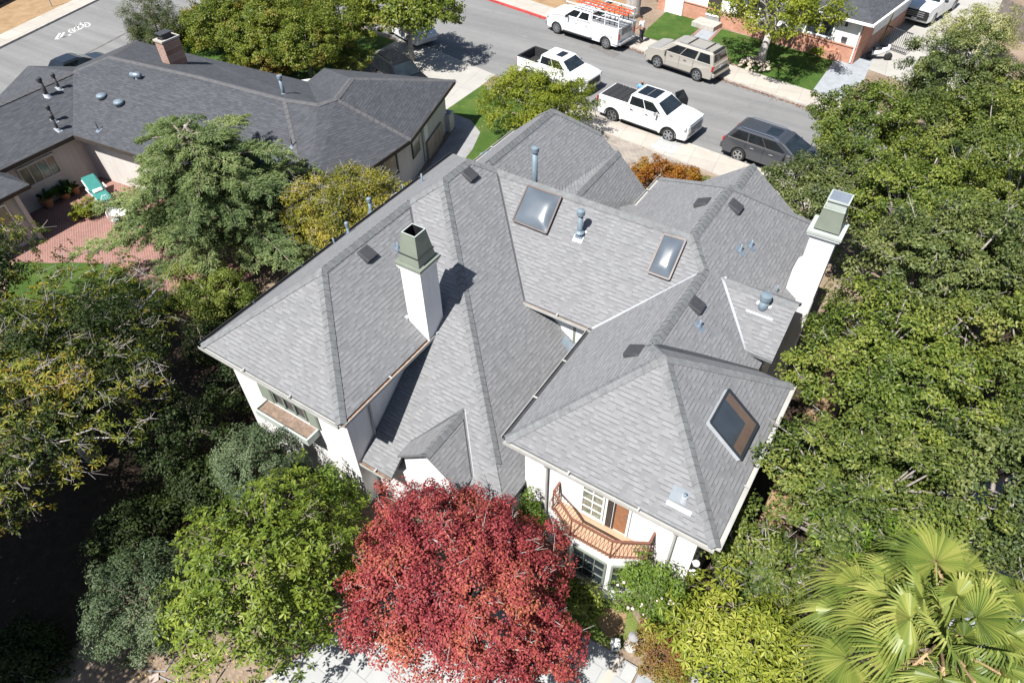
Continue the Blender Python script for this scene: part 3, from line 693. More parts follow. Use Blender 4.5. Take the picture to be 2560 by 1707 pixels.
M['lining']=simple('skylight_shaft_lining',(.11,.075,.058),.15,0,.2,2); k.build('shaft_lining',M['lining'],sk)
k=MB(); k.bar(P[3]-n*.06+(P[3]-P[1]).normalized()*.02,P[2]-n*.06,.05,.13,0,n); k.bar(P[3]-n*.08,P[0]-n*.08,.06,.09,0,n)
hx,up,_=frame_on(RE); e=P[2]-n*.13-up*.12; k.poly([e-hx*.12-up*.1,e+hx*.06-up*.1,e+hx*.06+up*.1,e-hx*.12+up*.1]); k.build('flashing',M['bright'],sk)

# chimneys
def frustum(mb,c,a0,b0,a1,b1,z0,z1,m=0,flip=False):
    P=[(c[0]+sx*a0,c[1]+sy*b0,z0) for sx,sy in((-1,-1),(1,-1),(1,1),(-1,1))]+[(c[0]+sx*a1,c[1]+sy*b1,z1) for sx,sy in((-1,-1),(1,-1),(1,1),(-1,1))]
    F=[(0,1,5,4),(1,2,6,5),(2,3,7,6),(3,0,4,7)]
    if flip: F=[f[::-1] for f in F]
    mb.add(P,F,m)
def pot(chim,c,z0,a0,b0,a1,b1,h,lip,inner):
    k=MB(); frustum(k,c,a0,b0,a1,b1,z0,z0+h); frustum(k,c,a1,b1,a1,b1,z0+h,z0+h+lip)
    t=.035; z1=z0+h+lip
    O_=[(c[0]+sx*a1,c[1]+sy*b1,z1) for sx,sy in((-1,-1),(1,-1),(1,1),(-1,1))]; I_=[(c[0]+sx*(a1-t),c[1]+sy*(b1-t),z1) for sx,sy in((-1,-1),(1,-1),(1,1),(-1,1))]
    k.add(O_+I_,[(0,1,5,4),(1,2,6,5),(2,3,7,6),(3,0,4,7)],1)
    p=k.build('chimney_pot',[M['sage'],M['sagelight']],chim)
    q=MB(); frustum(q,c,a1-t,b1-t,a0-.1,b0-.1,z1,z0+h*.25,0,False); q.poly([(c[0]-a0,c[1]-b0,z0+h*.3),(c[0]+a0,c[1]-b0,z0+h*.3),(c[0]+a0,c[1]+b0,z0+h*.3),(c[0]-a0,c[1]+b0,z0+h*.3)]) if inner=='black' else q.poly([(c[0]-a1+t,c[1]-b1+t,z1-.12),(c[0]+a1-t,c[1]-b1+t,z1-.12),(c[0]+a1-t,c[1]+b1-t,z1-.12),(c[0]-a1+t,c[1]+b1-t,z1-.12)])
    q.build('flue_opening',M[inner],p); return p
c=(-10.47,11.04)
k=MB(); k.bx(c[0]-.36,c[0]+.36,c[1]-.37,c[1]+.37,2.0,7.5)
ch=k.build('chimney',M['stucco'],house)
k=MB(); k.bx(c[0]-.43,c[0]+.43,c[1]-.44,c[1]+.44,7.5,7.58); k.bx(c[0]-.40,c[0]+.40,c[1]-.41,c[1]+.41,7.42,7.5); k.bx(c[0]-.46,c[0]+.46,c[1]-.47,c[1]+.47,7.58,7.66,1); k.build('chimney_cap',[M['white'],M['sage']],ch)
pot(ch,c,7.70,.36,.37,.24,.24,.85,.05,'black')
k=MB(); k.bx(c[0]-.33,c[0]+.33,c[1]-.34,c[1]+.34,7.66,7.70); k.build('pot_base',M['white'],ch)
k=MB(); k.bx(c[0]-.5,c[0]-.36,c[1]-.42,c[1]-.3,zp(LE,c[0]-.43,0)-.02,zp(LE,c[0]-.43,0)+.05); k.bx(c[0]+.36,c[0]+.46,c[1]-.1,c[1]+.0,4.92,5.0); k.build('flashing',M['bright'],ch)
c=(-1.22,18.62)
k=MB(); P=[(-1.57,0),(-1.57,6.0),( -1.72,5.82),(-1.72,5.0)]
y0,y1=18.3,18.94
prof=[(-.86,0),(-.86,7.3),(-1.58,7.3),(-1.58,6.15),(-1.73,5.95),(-1.73,0)]
k.add([(x,y0,z) for x,z in prof]+[(x,y1+.0,z) for x,z in prof],[list(range(6))]+[list(range(6,12))[::-1]]+[(i,6+i,6+(i+1)%6,(i+1)%6) for i in range(6)])
k.bx(-1.25,-.84,y0+.04,y1-.04,0,5.0)
ch=k.build('chimney',M['stucco'],house)
k=MB(); k.bx(-1.64,-.80,y0-.06,y1+.06,7.3,7.36); k.bx(-1.68,-.76,y0-.1,y1+.1,7.36,7.43); k.bx(-1.71,-.73,y0-.13,y1+.13,7.43,7.52,1); k.build('chimney_cap',[M['white'],M['sagelight']],ch)
M['sky_pan']=simple('rainwater_pan',(.35,.39,.44),.25,.5,.1,3)
pot(ch,c,7.58,.36,.33,.30,.28,.62,.06,'sky_pan')
k=MB(); frustum(k,(-1.2,18.66),.27,.25,.27,.25,8.1,8.5); k.build('chimney_pot',M['sagelight'],ch)
k=MB(); k.bx(-1.5,-.9,18.36,18.96,8.5,8.54); k.bx(-1.46,-.94,18.40,18.92,8.54,8.545,1); k.build('rain_pan',[M['sagelight'],M['sky_pan']],ch)

# ---- south wall of the east wing: window, door, balcony, bay
yw=9.2
def window(name,x0,x1,z0,z1,y,nx,nz,frame='white',gl='glass',parent=None,fw=.05,ret=False):
    parent=parent or house
    k=MB()
    for a,b in(((x0,z0),(x1,z0)),((x0,z1),(x1,z1))): k.bx(a[0]-fw,b[0]+fw,y-.06,y+.02,a[1]-fw/2,a[1]+fw/2)
    for x in(x0,x1): k.bx(x-fw/2,x+fw/2,y-.058,y+.02,z0+fw/2,z1-fw/2)
    for i in range(1,nx): x=x0+(x1-x0)*i/nx; k.bx(x-.014,x+.014,y-.045,y,z0+fw/2,z1-fw/2)
    for i in range(1,nz): z=z0+(z1-z0)*i/nz; k.bx(x0+fw/2,x1-fw/2,y-.042,y,z-.014,z+.014)
    o=k.build(name,M[frame],parent)
    g=MB(); g.poly([(x0,y-.02,z0),(x1,y-.02,z0),(x1,y-.02,z1),(x0,y-.02,z1)]); g.build('pane',M[gl],o); return o
M['curtain']=simple('curtain_behind_glass',(.20,.215,.165),.12,0,.45,9,spec=.7)
window('window',-3.95,-3.32,2.78,4.62,yw,2,5,'white','curtain')
k=MB(); k.bx(-3.26,-3.2,yw-.07,yw+.02,2.74,4.7); k.bx(-2.6,-2.54,yw-.07,yw+.02,2.74,4.7); k.bx(-3.2,-2.6,yw-.07,yw+.02,4.62,4.7); k.bx(-3.2,-3.06,yw-.05,yw,2.74,4.62,1); k.bx(-3.02,-2.98,yw-.05,yw,2.74,4.62,1)
door=k.build('door',[M['white'],M['darkwood']],house)
k=MB(); k.poly([(-2.97,yw-.03,2.78),(-2.61,yw-.03,2.78),(-2.61,yw-.03,4.6),(-2.97,yw-.03,4.6)]); k.build('door_panel',M['doorwood'],door)
k=MB(); k.ball((-2.66,yw-.07,3.7),.03); k.build('handle',M['chrome'],door)
bal=[(-4.66,yw),(-4.66,8.85),(-3.85,8.40),(-2.65,8.40),(-1.85,8.85),(-1.85,yw)]
k=MB(); k.prism(bal,2.52,2.68,1,0); bo=k.build('balcony',[M['tile'],M['stucco']],house)
k=MB()
for i in range(len(bal)-1):
    a,b=V((*bal[i],0)),V((*bal[i+1],0)); ins=V((-3.2,9.2,0))
    k.bar(a+V((0,0,3.58)),b+V((0,0,3.58)),.06,.045); k.bar(a+V((0,0,2.80)),b+V((0,0,2.80)),.025,.025)
    L=(b-a).length; n=max(1,round(L/.105)); mid=(a+b)/2; out=V(((b-a).y,-(b-a).x,0)).normalized()
    if out.dot(mid-ins)<0: out=-out
    for j in range(n+1):
        p=a+(b-a)*j/n
        k.tube([p+V((0,0,3.57)),p+out*.0+V((0,0,3.3)),p+out*.10+V((0,0,3.05)),p+out*.12+V((0,0,2.92)),p+out*.04+V((0,0,2.82)),p+V((0,0,2.72))],.0085,5)
    for e in((a,b) if i==0 else (b,)): k.bar(e+V((0,0,2.68)),e+V((0,0,3.6)),.035)
k.build('railing',M['ironrust'],bo)
bay=[(-4.6,yw),(-4.6,8.95),(-3.85,8.52),(-2.66,8.50),(-1.95,8.87),(-1.95,yw)]
k=MB(); k.prism(bay,0,2.52); k.prism([(x+(x+3.2)*.04,y-.05 if y<9.1 else y) for x,y in bay],2.36,2.519); k.build('bay_wall',M['stucco'],house)
def facewin(a,b,t0,t1,z0,z1,nx,nz):
    a=V((*a,0));b=V((*b,0)); d=b-a; out=V((d.y,-d.x,0)).normalized()
    p0=a+d*t0;p1=a+d*t1; k=MB(); z=lambda p,h,o=.0: p+out*o+V((0,0,h))
    k.bar(z(p0,z0,.02),z(p1,z0,.02),.07,.06);k.bar(z(p0,z1,.02),z(p1,z1,.02),.07,.06)
    for p in(p0,p1): k.bar(z(p,z0,.02),z(p,z1,.02),.065,.065)
    for i in range(1,nx): p=p0+(p1-p0)*i/nx; k.bar(z(p,z0,.018),z(p,z1,.018),.025,.025)
    for i in range(1,nz): h=z0+(z1-z0)*i/nz; k.bar(z(p0,h,.018),z(p1,h,.018),.024,.024)
    o=k.build('window',M['sage'],house); g=MB(); g.poly([z(p0,z0,.008),z(p1,z0,.008),z(p1,z1,.008),z(p0,z1,.008)]); g.build('pane',M['glass'],o)
facewin(bay[2],bay[3],.08,.92,.75,2.1,3,3); facewin(bay[3],bay[4],.12,.9,.75,2.1,2,3); facewin(bay[1],bay[2],.12,.9,.75,2.1,2,3)
# downspouts with hopper heads, wall lamps
for u,v in((1366,1163),(1690,1332)):
    p=aty(u,v,9.08); k=MB(); k.lathe(V((p.x,9.08,4.42)),[(.07,-.2),(.12,-.02),(.125,.16)],12); k.tube([(p.x,9.12,4.3),(p.x,9.12,.1)],.035,8); k.build('downspout',M['trim'],house)
p=aty(1742,1393,9.15); 
for dz,x in((0,-.72),(-.5,-.70)):
    k=MB(); k.ball((x+.06,9.3,3.0+dz),.1); k.bx(x-.1,x,9.27,9.33,2.97+dz,3.03+dz); k.build('wall_lamp',M['white'],house,True)
# ---- left wing: window with shutters and planter box
yl2=7.25
for i in range(3): window('window',-13.66+i*.46,-13.24+i*.46,3.2,4.25,yl2,1,2,'sage','glass',fw=.045)
for x0,x1 in((-14.3,-13.76),(-12.24,-11.8)):
    k=MB(); k.bx(x0,x1,yl2-.05,yl2-.01,3.1,4.3)
    for j in range(14): k.bx(x0+.05,x1-.05,yl2-.062,yl2-.045,3.16+j*.08,3.2+j*.08)
    k.build('shutter',M['sage'],house)
k=MB(); bx0,bx1,by0,by1,bz0,bz1=-14.2,-11.95,6.75,7.24,2.72,3.02; t=.04
k.bx(bx0,bx1,by0,by0+t,bz0,bz1);k.bx(bx0,bx0+t,by0+t,by1,bz0,bz1);k.bx(bx1-t,bx1,by0+t,by1,bz0,bz1);k.bx(bx0+t,bx1-t,by0+t,by1,bz0,bz0+.05)
k.bx(bx0-.03,bx1+.03,by0-.035,by0+.03,bz1,bz1+.03); k.bx(bx1-.03,bx1+.035,by0+.03,by1,bz1,bz1+.03)
pb=k.build('planter_box',M['sagelight'],house); k=MB(); k.bx(bx0+t,bx1-t,by0+t,by1,bz0+.06,bz1-.07); k.build('soil',M['soil'],pb)
k=MB(); k.tube([(-10.52,8.2,4.7),(-10.5,8.2,4.5),(-10.5,8.1,2.3)],.035,8); k.build('downspout',M['trim'],house)
# ---- small window under the centre eave
window('window',-6.92,-6.5,3.62,4.5,14.05,1,1,'sage','glass',fw=.09)
k=MB(); k.poly([(-6.84,14.02,3.68),(-6.62,14.02,3.68),(-6.62,14.02,4.1),(-6.84,14.02,4.1)]); k.build('blind',M['white'],house)
k=MB(); panel(k,on(TE,-7.0,13.75),TE,.35,.5,.012); k.build('flashing',M['galv'],house)
# ------------------------------------------------------------------ neighbour's house with the charcoal roof
nb=thing('house','long cream house with charcoal shingle roof and brick chimney beside the cedar','house',(-28,19,0))
e=2.8
VB=at(183,339,e);HC=V((-20.67,15.7,e));RM=at(714,249,4.6);R0=at(273,142,4.5);RK=at(495,192,4.6);VT=at(183,180,4.15)
R7=at(795,261,4.6);R8=at(840,246,4.6);R9=at(879,196,4.5);EC=V((-20.67,22.6,e));NC=at(1138,201,e)
W0=V((-38.2,6,4.15));WE=V((-35.3,6,e)); NK=at(339,102,e); NV=at(768,204,e); NP=at(810,171,e)
r=MB()
roof_face(r,[WE,VB,VT,W0]); roof_face(r,[VB,HC,RM]); roof_face(r,[VB,RM,RK,R0,VT])
WG=at(70,165,3.5); WN=at(190,167,3.0); W1=at(0,261,4.15)
roof_face(r,[W0,VT,at(150,192,3.95),WG,V((-41.5,13,2.9)),V((-41.5,6,2.9))]); roof_face(r,[WG,at(150,192,3.95),VT,WN])
roof_face(r,[VT,R0,NK,WN]); roof_face(r,[R0,RK,RM,at(465,133,e)]); roof_face(r,[R0,at(465,133,e),NK]); roof_face(r,[RM,R7,NV,at(594,163,e),at(465,133,e)])
roof_face(r,[R7,R8,R9,NP,NV]); roof_face(r,[R9,NC,NP]); roof_face(r,[RM,HC,EC,R8,R7]); roof_face(r,[R8,EC,NC,R9])
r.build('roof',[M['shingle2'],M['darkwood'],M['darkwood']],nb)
def capx(a,b):
    k=MB()
    d=b-a; up=V((0,0,1))
    caps(k,a,b,(-.35*(-d.y)/math.hypot(d.x,d.y),-.35*d.x/math.hypot(d.x,d.y)),(.35*(-d.y)/math.hypot(d.x,d.y),.35*d.x/math.hypot(d.x,d.y)),.17,.32); k.build('ridge_cap',[M['cap2'],M['butt']],nb)
for a,b in((HC,RM),(R0,RK),(RK,RM),(RM,R7),(EC,R8),(R8,R7),(R9,R8),(NC,R9),(VT,R0),(W0,VT),(NK,R0)): capx(a,b)
def eave(a,b,mat='darkwood'):
    k=MB(); k.bar(a-V((0,0,.09)),b-V((0,0,.09)),.05,.2); k.build('fascia',M[mat],nb)
for a,b in((WE,VB),(VB,HC),(HC,EC),(EC,NC)): eave(a,b)
k=MB()
k.prism([(-35.9,6),(-35.9,14.6),(-21.2,16.3),(-21.2,22.6),(-23.0,28.3),(-29.5,25.6),(-31,23.8),(-41,22.6),(-41,6)],0,2.66); k.build('wall',M['stucco2'],nb)
def wallbox(name,pts,mat,parent=nb,off=.02):
    k=MB(); k.poly(pts); return k.build(name,M[mat],parent)
def eastwin(x,y0,y1,z0,z1,nd,mat='blackframe',gl='glass'):
    k=MB()
    for z in(z0,z1): k.bx(x-.02,x+.06,y0-.05,y1+.05,z-.05,z+.05)
    for i in range(nd+1):
        y=y0+(y1-y0)*i/nd; k.bx(x-.02,x+.055,y-.04 if i in(0,nd) else y-.025,y+.04 if i in(0,nd) else y+.025,z0+.05,z1-.05)
    o=k.build('window',M[mat],nb); g=MB(); g.poly([(x+.02,y0,z0),(x+.02,y1,z0),(x+.02,y1,z1),(x+.02,y0,z1)]); g.build('pane',M[gl],o)
M['glassgreen']=simple('reflecting_window_glass',(.20,.20,.15),.12,0,.5,1.4,spec=.7)
eastwin(-35.9,11.2,13.0,1.2,2.2,4,'soffit','glassgreen')
eastwin(-21.2,20.9,21.9,1.2,2.3,1,'blackframe','glassgreen'); eastwin(-21.2,17.8,18.6,.5,2.4,2,'blackframe')
# angled east wall panel, brick corner and meter box
a=V((-21.2,22.6,0));b=V((-23.0,28.3,0)); d=(b-a).normalized(); o_=V((d.y,-d.x,0)); P=[a+d*.6+o_*.03,a+d*3.1+o_*.03]
def angled(name,t0,t1,z0,z1,mat,th=.05):
    k=MB(); p=a+d*t0;q=a+d*t1; k.bar(p+V((0,0,(z0+z1)/2))+o_*th/2,q+V((0,0,(z0+z1)/2))+o_*th/2,th,z1-z0); return k.build(name,M[mat],nb)
angled('window',.75,1.75,1.1,2.25,'blackframe',.06); angled('pane',.83,1.67,1.18,2.17,'glassgreen',.07)
M['rubble']=bricks('rubble_stone',(.30,.22,.17),(.45,.37,.30),(.2,.17,.15),.34,.2,.03)
angled('stone_facing',2.6,4.9,0,1.05,'rubble',.12); angled('downspout',2.2,2.28,.0,2.6,'trim',.07); angled('gate_panel',2.5,3.0,1.15,2.3,'white',.04)
# brick chimney
c0=onp(405,160,(0,-.3,4+.3*20.3)); cx,cy=-35.45,20.85
M['brick']=bricks('chimney_brick',(.26,.115,.08),(.40,.24,.18),(.42,.39,.35),.30,.11,.018,rot=(PI/2,0,0))
M['brickx']=bricks('chimney_brick_side',(.26,.115,.08),(.40,.24,.18),(.42,.39,.35),.30,.11,.018,rot=(PI/2,0,PI/2))
k=MB(); x0,x1,y0,y1,z0,z1=-35.75,-35.1,20.3,21.35,3.2,5.2
k.add([(x0,y0,z0),(x1,y0,z0),(x1,y0,z1),(x0,y0,z1),(x0,y1,z0),(x1,y1,z0),(x1,y1,z1),(x0,y1,z1)],[(0,1,2,3),(5,4,7,6)],0)
k.add([(x1,y0,z0),(x1,y1,z0),(x1,y1,z1),(x1,y0,z1),(x0,y0,z0),(x0,y1,z0),(x0,y1,z1),(x0,y0,z1)],[(0,1,2,3),(5,4,7,6)],1)
ch=k.build('chimney',[M['brick'],M['brickx']],nb)
k=MB(); k.bx(x0-.05,x1+.05,y0-.05,y0+.12,z1,z1+.09);k.bx(x0-.05,x1+.05,y1-.12,y1+.05,z1,z1+.09);k.bx(x0-.05,x0+.1,y0+.12,y1-.12,z1,z1+.09);k.bx(x1-.1,x1+.05,y0+.12,y1-.12,z1,z1+.09); k.bx(x0+.1,x1-.1,y0+.12,y1-.12,z1-.05,z1-.02,1); k.build('chimney_crown',[M['kerb'],M['black']],ch)
k=MB(); k.bx(x0+.12,x1-.12,y0+.18,y0+.75,z1-.02,z1+.12); k.bx(x0+.05,x1-.05,y0+.1,y0+.82,z1+.34,z1+.38); 
for sx in(x0+.12,x1-.12):
    for sy in(y0+.18,y0+.75): k.bar((sx,sy,z1+.1),(sx,sy,z1+.35),.03)
k.bx(x0+.13,x1-.13,y0+.2,y0+.73,z1+.12,z1+.34); k.build('chimney_cap',M['darkmetal'],ch)
# pipes, turbines, vents on that roof
SE_=(0,.38,e-.38*14.6)
def pl3(p,q,r_): 
    n=(q-p).cross(r_-p); return (-n.x/n.z,-n.y/n.z,p.z+(n.x*p.x+n.y*p.y)/n.z)
PS=pl3(VB,RM,R0);PWE=pl3(WE,VB,VT);PN=pl3(RM,NV,R7);PSE=pl3(VB,HC,RM)
for u,v,pl,h,rr,c in((118,240,PWE,.75,.10,.14),(148,222,PWE,.6,.075,.11),(136,302,PWE,.6,.075,.11),(145,325,PWE,.6,.075,.11),(710,238,PN,.8,.085,.13),(698,415,PSE,.65,.085,.12)):
    pipe(onp(u,v,pl),h,rr,c,.16,'bright','darkmetal' if u<300 else 'galvpaint',pl,.2,False,nb)
for u,v in((258,250),(301,266)):
    b_=onp(u,v,PS); k=MB(); k.lathe(b_-V((0,0,.1)),[(.19,0),(.19,.22),(.25,.24),(.26,.34),(.24,.38),(.1,.43),(.0,.44)],18); o=k.build('turbine_vent',M['galvpaint'],nb,True)
    k=MB(); panel(k,b_,PS,.6,.6,.01); k.build('flashing',M['cap2'],o)
b_=onp(346,205,PS); k=MB(); k.tube([b_-V((0,0,.1)),b_+V((0,0,.35))],.09,10); k.tube([b_+V((-.25,-.1,.35)),b_+V((.25,.1,.35))],.13,12); o=k.build('vent_pipe',M['galv'],nb,True); k=MB(); panel(k,b_,PS,.5,.5,.01); k.build('flashing',M['galv'],o)
for u,v in((247,326),(731,366)):
    pipe(onp(u,v,PS if u<300 else PSE),.45,.03,0,.14,'galv','darkmetal',PS if u<300 else PSE,.1,False,nb)
# low garden wing at the left edge
gw=thing('house_annexe','low cream garden annexe with grey shingle roof at the left edge','building',(-36,8.5,0))
k=MB(); p=V((-33.4,10.55,2.6)); q=V((-33.4,5.0,2.6)); 
roof_face(k,[p,q,V((-36.6,5,3.5)),V((-36.6,9.2,3.5)),V((-35.3,10.55,2.6))]); k.build('roof',[M['shingle2'],M['darkwood'],M['darkwood']],gw)
k=MB(); k.prism([(-33.62,5.2),(-33.62,9.9),(-35.85,9.9),(-35.85,5.2)],0,2.5); k.bx(-33.6,-33.42,9.72,9.9,0,2.5); k.build('wall',M['stucco2'],gw)
k=MB()
for i in range(4): k.bx(-33.62,-33.56,7.6+i*.55-.03,7.6+i*.55+.03,1.1,2.2)
for z in(1.1,2.2): k.bx(-33.62,-33.55,7.57,9.28,z-.04,z+.04)
o=k.build('window',M['white'],gw); k=MB(); k.poly([(-33.59,7.6,1.1),(-33.59,9.25,1.1),(-33.59,9.25,2.2),(-33.59,7.6,2.2)]); k.build('pane',M['glassgreen'],o)
k=MB(); k.bar(p-V((0,0,.1)),q-V((0,0,.1)),.06,.18); k.bar(p-V((0,0,.1)),V((-35.3,10.55,2.5)),.06,.18); k.build('fascia',M['darkwood'],gw)
# air conditioner by the east wall
ac=thing('air_conditioner','pale boxy air conditioner on the dark walk by the east wall','air conditioner',at(1117,322))
p=at(1117,322); k=MB(); k.box((p.x,p.y,.5),(.75,.75,1.0),.3); k.build('cabinet',M['stucco2'],ac,bevel=.03)
k=MB(); k.lathe((p.x,p.y,1.0),[(.3,0),(.3,.02),(.05,.03)],18); k.build('fan_grille',M['greywalk'],ac)
# ------------------------------------------------------------------ vehicles
def paint(name,c,rough=.28,metal=0.0):
    m,t,b=newmat(name); b.inputs['Base Color'].default_value=(*c,1); b.inputs['Roughness'].default_value=rough
    b.inputs['Metallic'].default_value=metal; b.inputs['Coat Weight'].default_value=.5; b.inputs['Coat Roughness'].default_value=.08; return m
M['whitepaint']=paint('white_car_paint',(.72,.73,.74)); M['tanpaint']=paint('champagne_car_paint',(.45,.42,.37),.3,.35)
M['greypaint']=paint('graphite_car_paint',(.075,.082,.096),.25,.45); M['blackpaint']=paint('black_car_paint',(.012,.014,.018),.15)
M['bluepaint']=paint('blue_car_paint',(.02,.09,.24),.2); M['silverpaint']=paint('silver_car_paint',(.45,.47,.49),.25,.5)
M['redlamp']=paint('red_lamp_lens',(.35,.012,.012),.2); M['lamp']=paint('clear_lamp_lens',(.55,.57,.6),.12)
M['bedliner']=simple('black_bedliner',(.022,.022,.024),.85,0,.25,8); M['plate']=simple('number_plate',(.6,.6,.62),.5,0,.1,9)
M['orange']=simple('orange_fibreglass',(.60,.10,.035),.5,0,.12,5); M['steel']=simple('grey_steel',(.33,.34,.35),.45,.4,.15,6)
M['carglass']=simple('tinted_car_glass',(.012,.015,.018),.05,0,.3,2,spec=.7)
M['windscreen']=simple('windscreen_glass',(.018,.026,.032),.07,0,.4,1.5,spec=.6)
def arch(cx,r,zb,n=10): 
    a0=math.asin(max(-1,min(1,(zb-.38)/r)))
    return [(cx+r*math.cos(t),.38+r*math.sin(t)) for t in [a0+(PI-2*a0)*i/n for i in range(n+1)]]
def vehicle(name,label,cat,loc,head,body,top,W,axles,glass,R=.40,bodymat='whitepaint',rimstyle=6,flare=None,group='parked vehicles',zb=.36):
    """body: side outline from the nose over the top to the tail; top: dict of greenhouse stations"""
    t=thing(name,label,cat,(loc[0],loc[1],loc[2] if len(loc)>2 else .01),head,group)
    ar=R+.075
    rear_x,front_x=min(axles),max(axles)
    lowr=arch(front_x,ar,zb)[::1]; 
    bottom=[(body[-1][0]+.05,zb)]+arch(rear_x,ar,zb)[::-1]+arch(front_x,ar,zb)[::-1]+[(body[0][0]-.05,zb)]
    outl=list(body)+bottom; n=len(outl)
    # centre of the outline for the chamfer
    cx=0;cz=.85; k=MB(); h=W/2
    st=[(h-.10,1.0,1.0),(h-.03,.993,.985),(h,.98,.955)]
    rings=[]
    for y,sx,sz in [(-a,b,c) for a,b,c in st[::-1]]+st:
        rings.append([(x*sx,y*(1.0 if z<cz else 1-.045*(z-cz)/.5),cz+(z-cz)*sz if z>cz else z) for x,z in outl])
    vs=[]
    xm=max(p[0] for p in outl); xn=min(p[0] for p in outl)
    for r_ in rings:
        for x,y,z in r_:
            e=max(0,(x-(xm-.75))/.75)**2*.13+max(0,((xn+.6)-x)/.6)**2*.07; vs.append((x,y*(1-e),z))
    fs=[list(range(n))]+[list(range((len(rings)-1)*n,len(rings)*n))[::-1]]
    for i in range(len(rings)-1):
        for j in range(n): a=i*n+j;b_=i*n+(j+1)%n; fs.append((a,a+n,b_+n,b_))
    k.add(vs,fs); k.build('body',M[bodymat],t,True,False,)
    bo=t.children[0]
    for p in bo.data.polygons: p.use_smooth=False
    md=bo.modifiers.new('bevel','BEVEL'); md.width=.085; md.segments=3; md.limit_method='ANGLE'; md.angle_limit=math.radians(25)
    k=MB(); k.bx(rear_x-.3,front_x+.3,-h+.22,h-.22,.22,zb+.25); k.build('underbody',M['black'],t,world=False)
    # greenhouse: bottom (x0,x1,zbelt,wb) top (x0,x1,zroof,wt); x0 rear, x1 front
    xb0,xb1,zb_,wb,xt0,xt1,zr,wt=top
    def G(f,h_,side,o=0):      # f along 0 rear..1 front, h_ up 0..1
        x=(xb0+(xb1-xb0)*f)*(1-h_)+(xt0+(xt1-xt0)*f)*h_; return (x,side*((wb*(1-h_)+wt*h_)+o),zb_+(zr-zb_)*h_)
    k=MB(); P=[(xb0,-wb,zb_-.05),(xb1,-wb,zb_-.05),(xb1,wb,zb_-.05),(xb0,wb,zb_-.05),(xt0,-wt,zr),(xt1,-wt,zr),(xt1,wt,zr),(xt0,wt,zr)]
    c1=.86
    mid=[((xb0+(xt0-xb0)*c1),-(wb+(wt-wb)*c1)),((xb1+(xt1-xb1)*c1),-(wb+(wt-wb)*c1)),((xb1+(xt1-xb1)*c1),(wb+(wt-wb)*c1)),((xb0+(xt0-xb0)*c1),(wb+(wt-wb)*c1))]
    zc=zb_+(zr-zb_)*.93
    v=[P[0],P[1],P[2],P[3]]+[(x,y,zb_+(zr-zb_)*c1) for x,y in mid]
    tp=[(xt0+.10,-wt+.12,zr+.02),(xt1-.12,-wt+.12,zr+.02),(xt1-.12,wt-.12,zr+.02),(xt0+.10,wt-.12,zr+.02)]
    v+=[(xt0+.02,-wt+.03,zc),(xt1-.02,-wt+.03,zc),(xt1-.02,wt-.03,zc),(xt0+.02,wt-.03,zc)]+tp
    F=[]
    for l in range(3):
        for i in range(4): F.append((l*4+i,l*4+(i+1)%4,l*4+4+(i+1)%4,l*4+4+i))
    F.append((12,13,14,15)); k.add(v,F); cab=k.build('cabin',M[bodymat],t,world=False,bevel=.055)
    for s_ in(-1,1):
        for f0,f1 in glass['side']:
            k=MB(); q=[G(f0,.07,s_,.007),G(f1,.07,s_,.007),G(f1-(.03 if f1>.8 else 0),.83,s_,.007),G(f0+glass.get('rrake',0)*(f0<.1),.83,s_,.007)]
            k.poly(q if s_<0 else q[::-1]); k.build('side_window',M['carglass'],t,world=False)
    def fr(x0,x1,sg,name,m,a=.08,b=.84,w0=.9,w1=.86):
        k=MB(); q=[]
        for h_,ww in((a,w0),(b,w1)):
            x=x0+(x1-x0)*h_+sg*.008; y=(wb*(1-h_)+wt*h_)*ww; q.append((x,y,zb_+(zr-zb_)*h_))
        k.poly([(q[0][0],-q[0][1],q[0][2]),(q[0][0],q[0][1],q[0][2]),(q[1][0],q[1][1],q[1][2]),(q[1][0],-q[1][1],q[1][2])][::(1 if sg>0 else -1)]); k.build(name,M[m],t,world=False)
    fr(xb1,xt1,1,'windscreen','windscreen'); fr(xb0,xt0,-1,'rear_window','carglass',.2,.8,.85,.8)
    for ax in axles:
        for s_ in(-1,1):
            k=MB(); k.lathe((ax,s_*(h-.13),R),[(R*.62,-.11),(R*.9,-.12),(R,-.08),(R,.07),(R*.93,.105),(R*.66,.10),(R*.64,.03),(.02,.03)],26,0,(0,s_,0))
            w=k.build('wheel',M['rubber'],t,True,world=False)
            k=MB(); k.lathe((ax,s_*(h-.13),R),[(R*.60,.05),(R*.64,.085),(R*.70,.104),(R*.66,.112),(R*.60,.107),(R*.585,.05)],26,0,(0,s_,0),False)
            for i in range(rimstyle):
                a=2*PI*i/rimstyle; d=V((math.cos(a),0,math.sin(a)))
                c_=V((ax,s_*(h-.13+.085),R)); k.bar(c_+d*.03,c_+d*R*.62,.085,.03,0,(0,1,0))
            k.lathe((ax,s_*(h-.13),R),[(.075,.07),(.075,.10),(.03,.105)],12,0,(0,s_,0))
            k.build('rim',M['alloy'],w,world=False)
    if flare:
        for ax in axles:
            for s_ in(-1,1):
                k=MB(); A=arch(ax,ar+.02,zb,14)
                for p,q in zip(A,A[1:]): k.bar((p[0],s_*(h-.015),p[1]),(q[0],s_*(h-.015),q[1]),.05,.075,0,(0,1,0))
                k.build('wheel_arch_trim',M[flare],t,world=False)
    return t,G
def part(t,name,mat,f,**kw):
    k=MB(); f(k); return k.build(name,M[mat],t,world=False,**kw)
def mirror(t,x,y,z,mat='chrome'):
    for s_ in(-1,1): part(t,'wing_mirror',mat,lambda k:(k.box((x,s_*(y+.13),z),(.13,.24,.17))),bevel=.03)
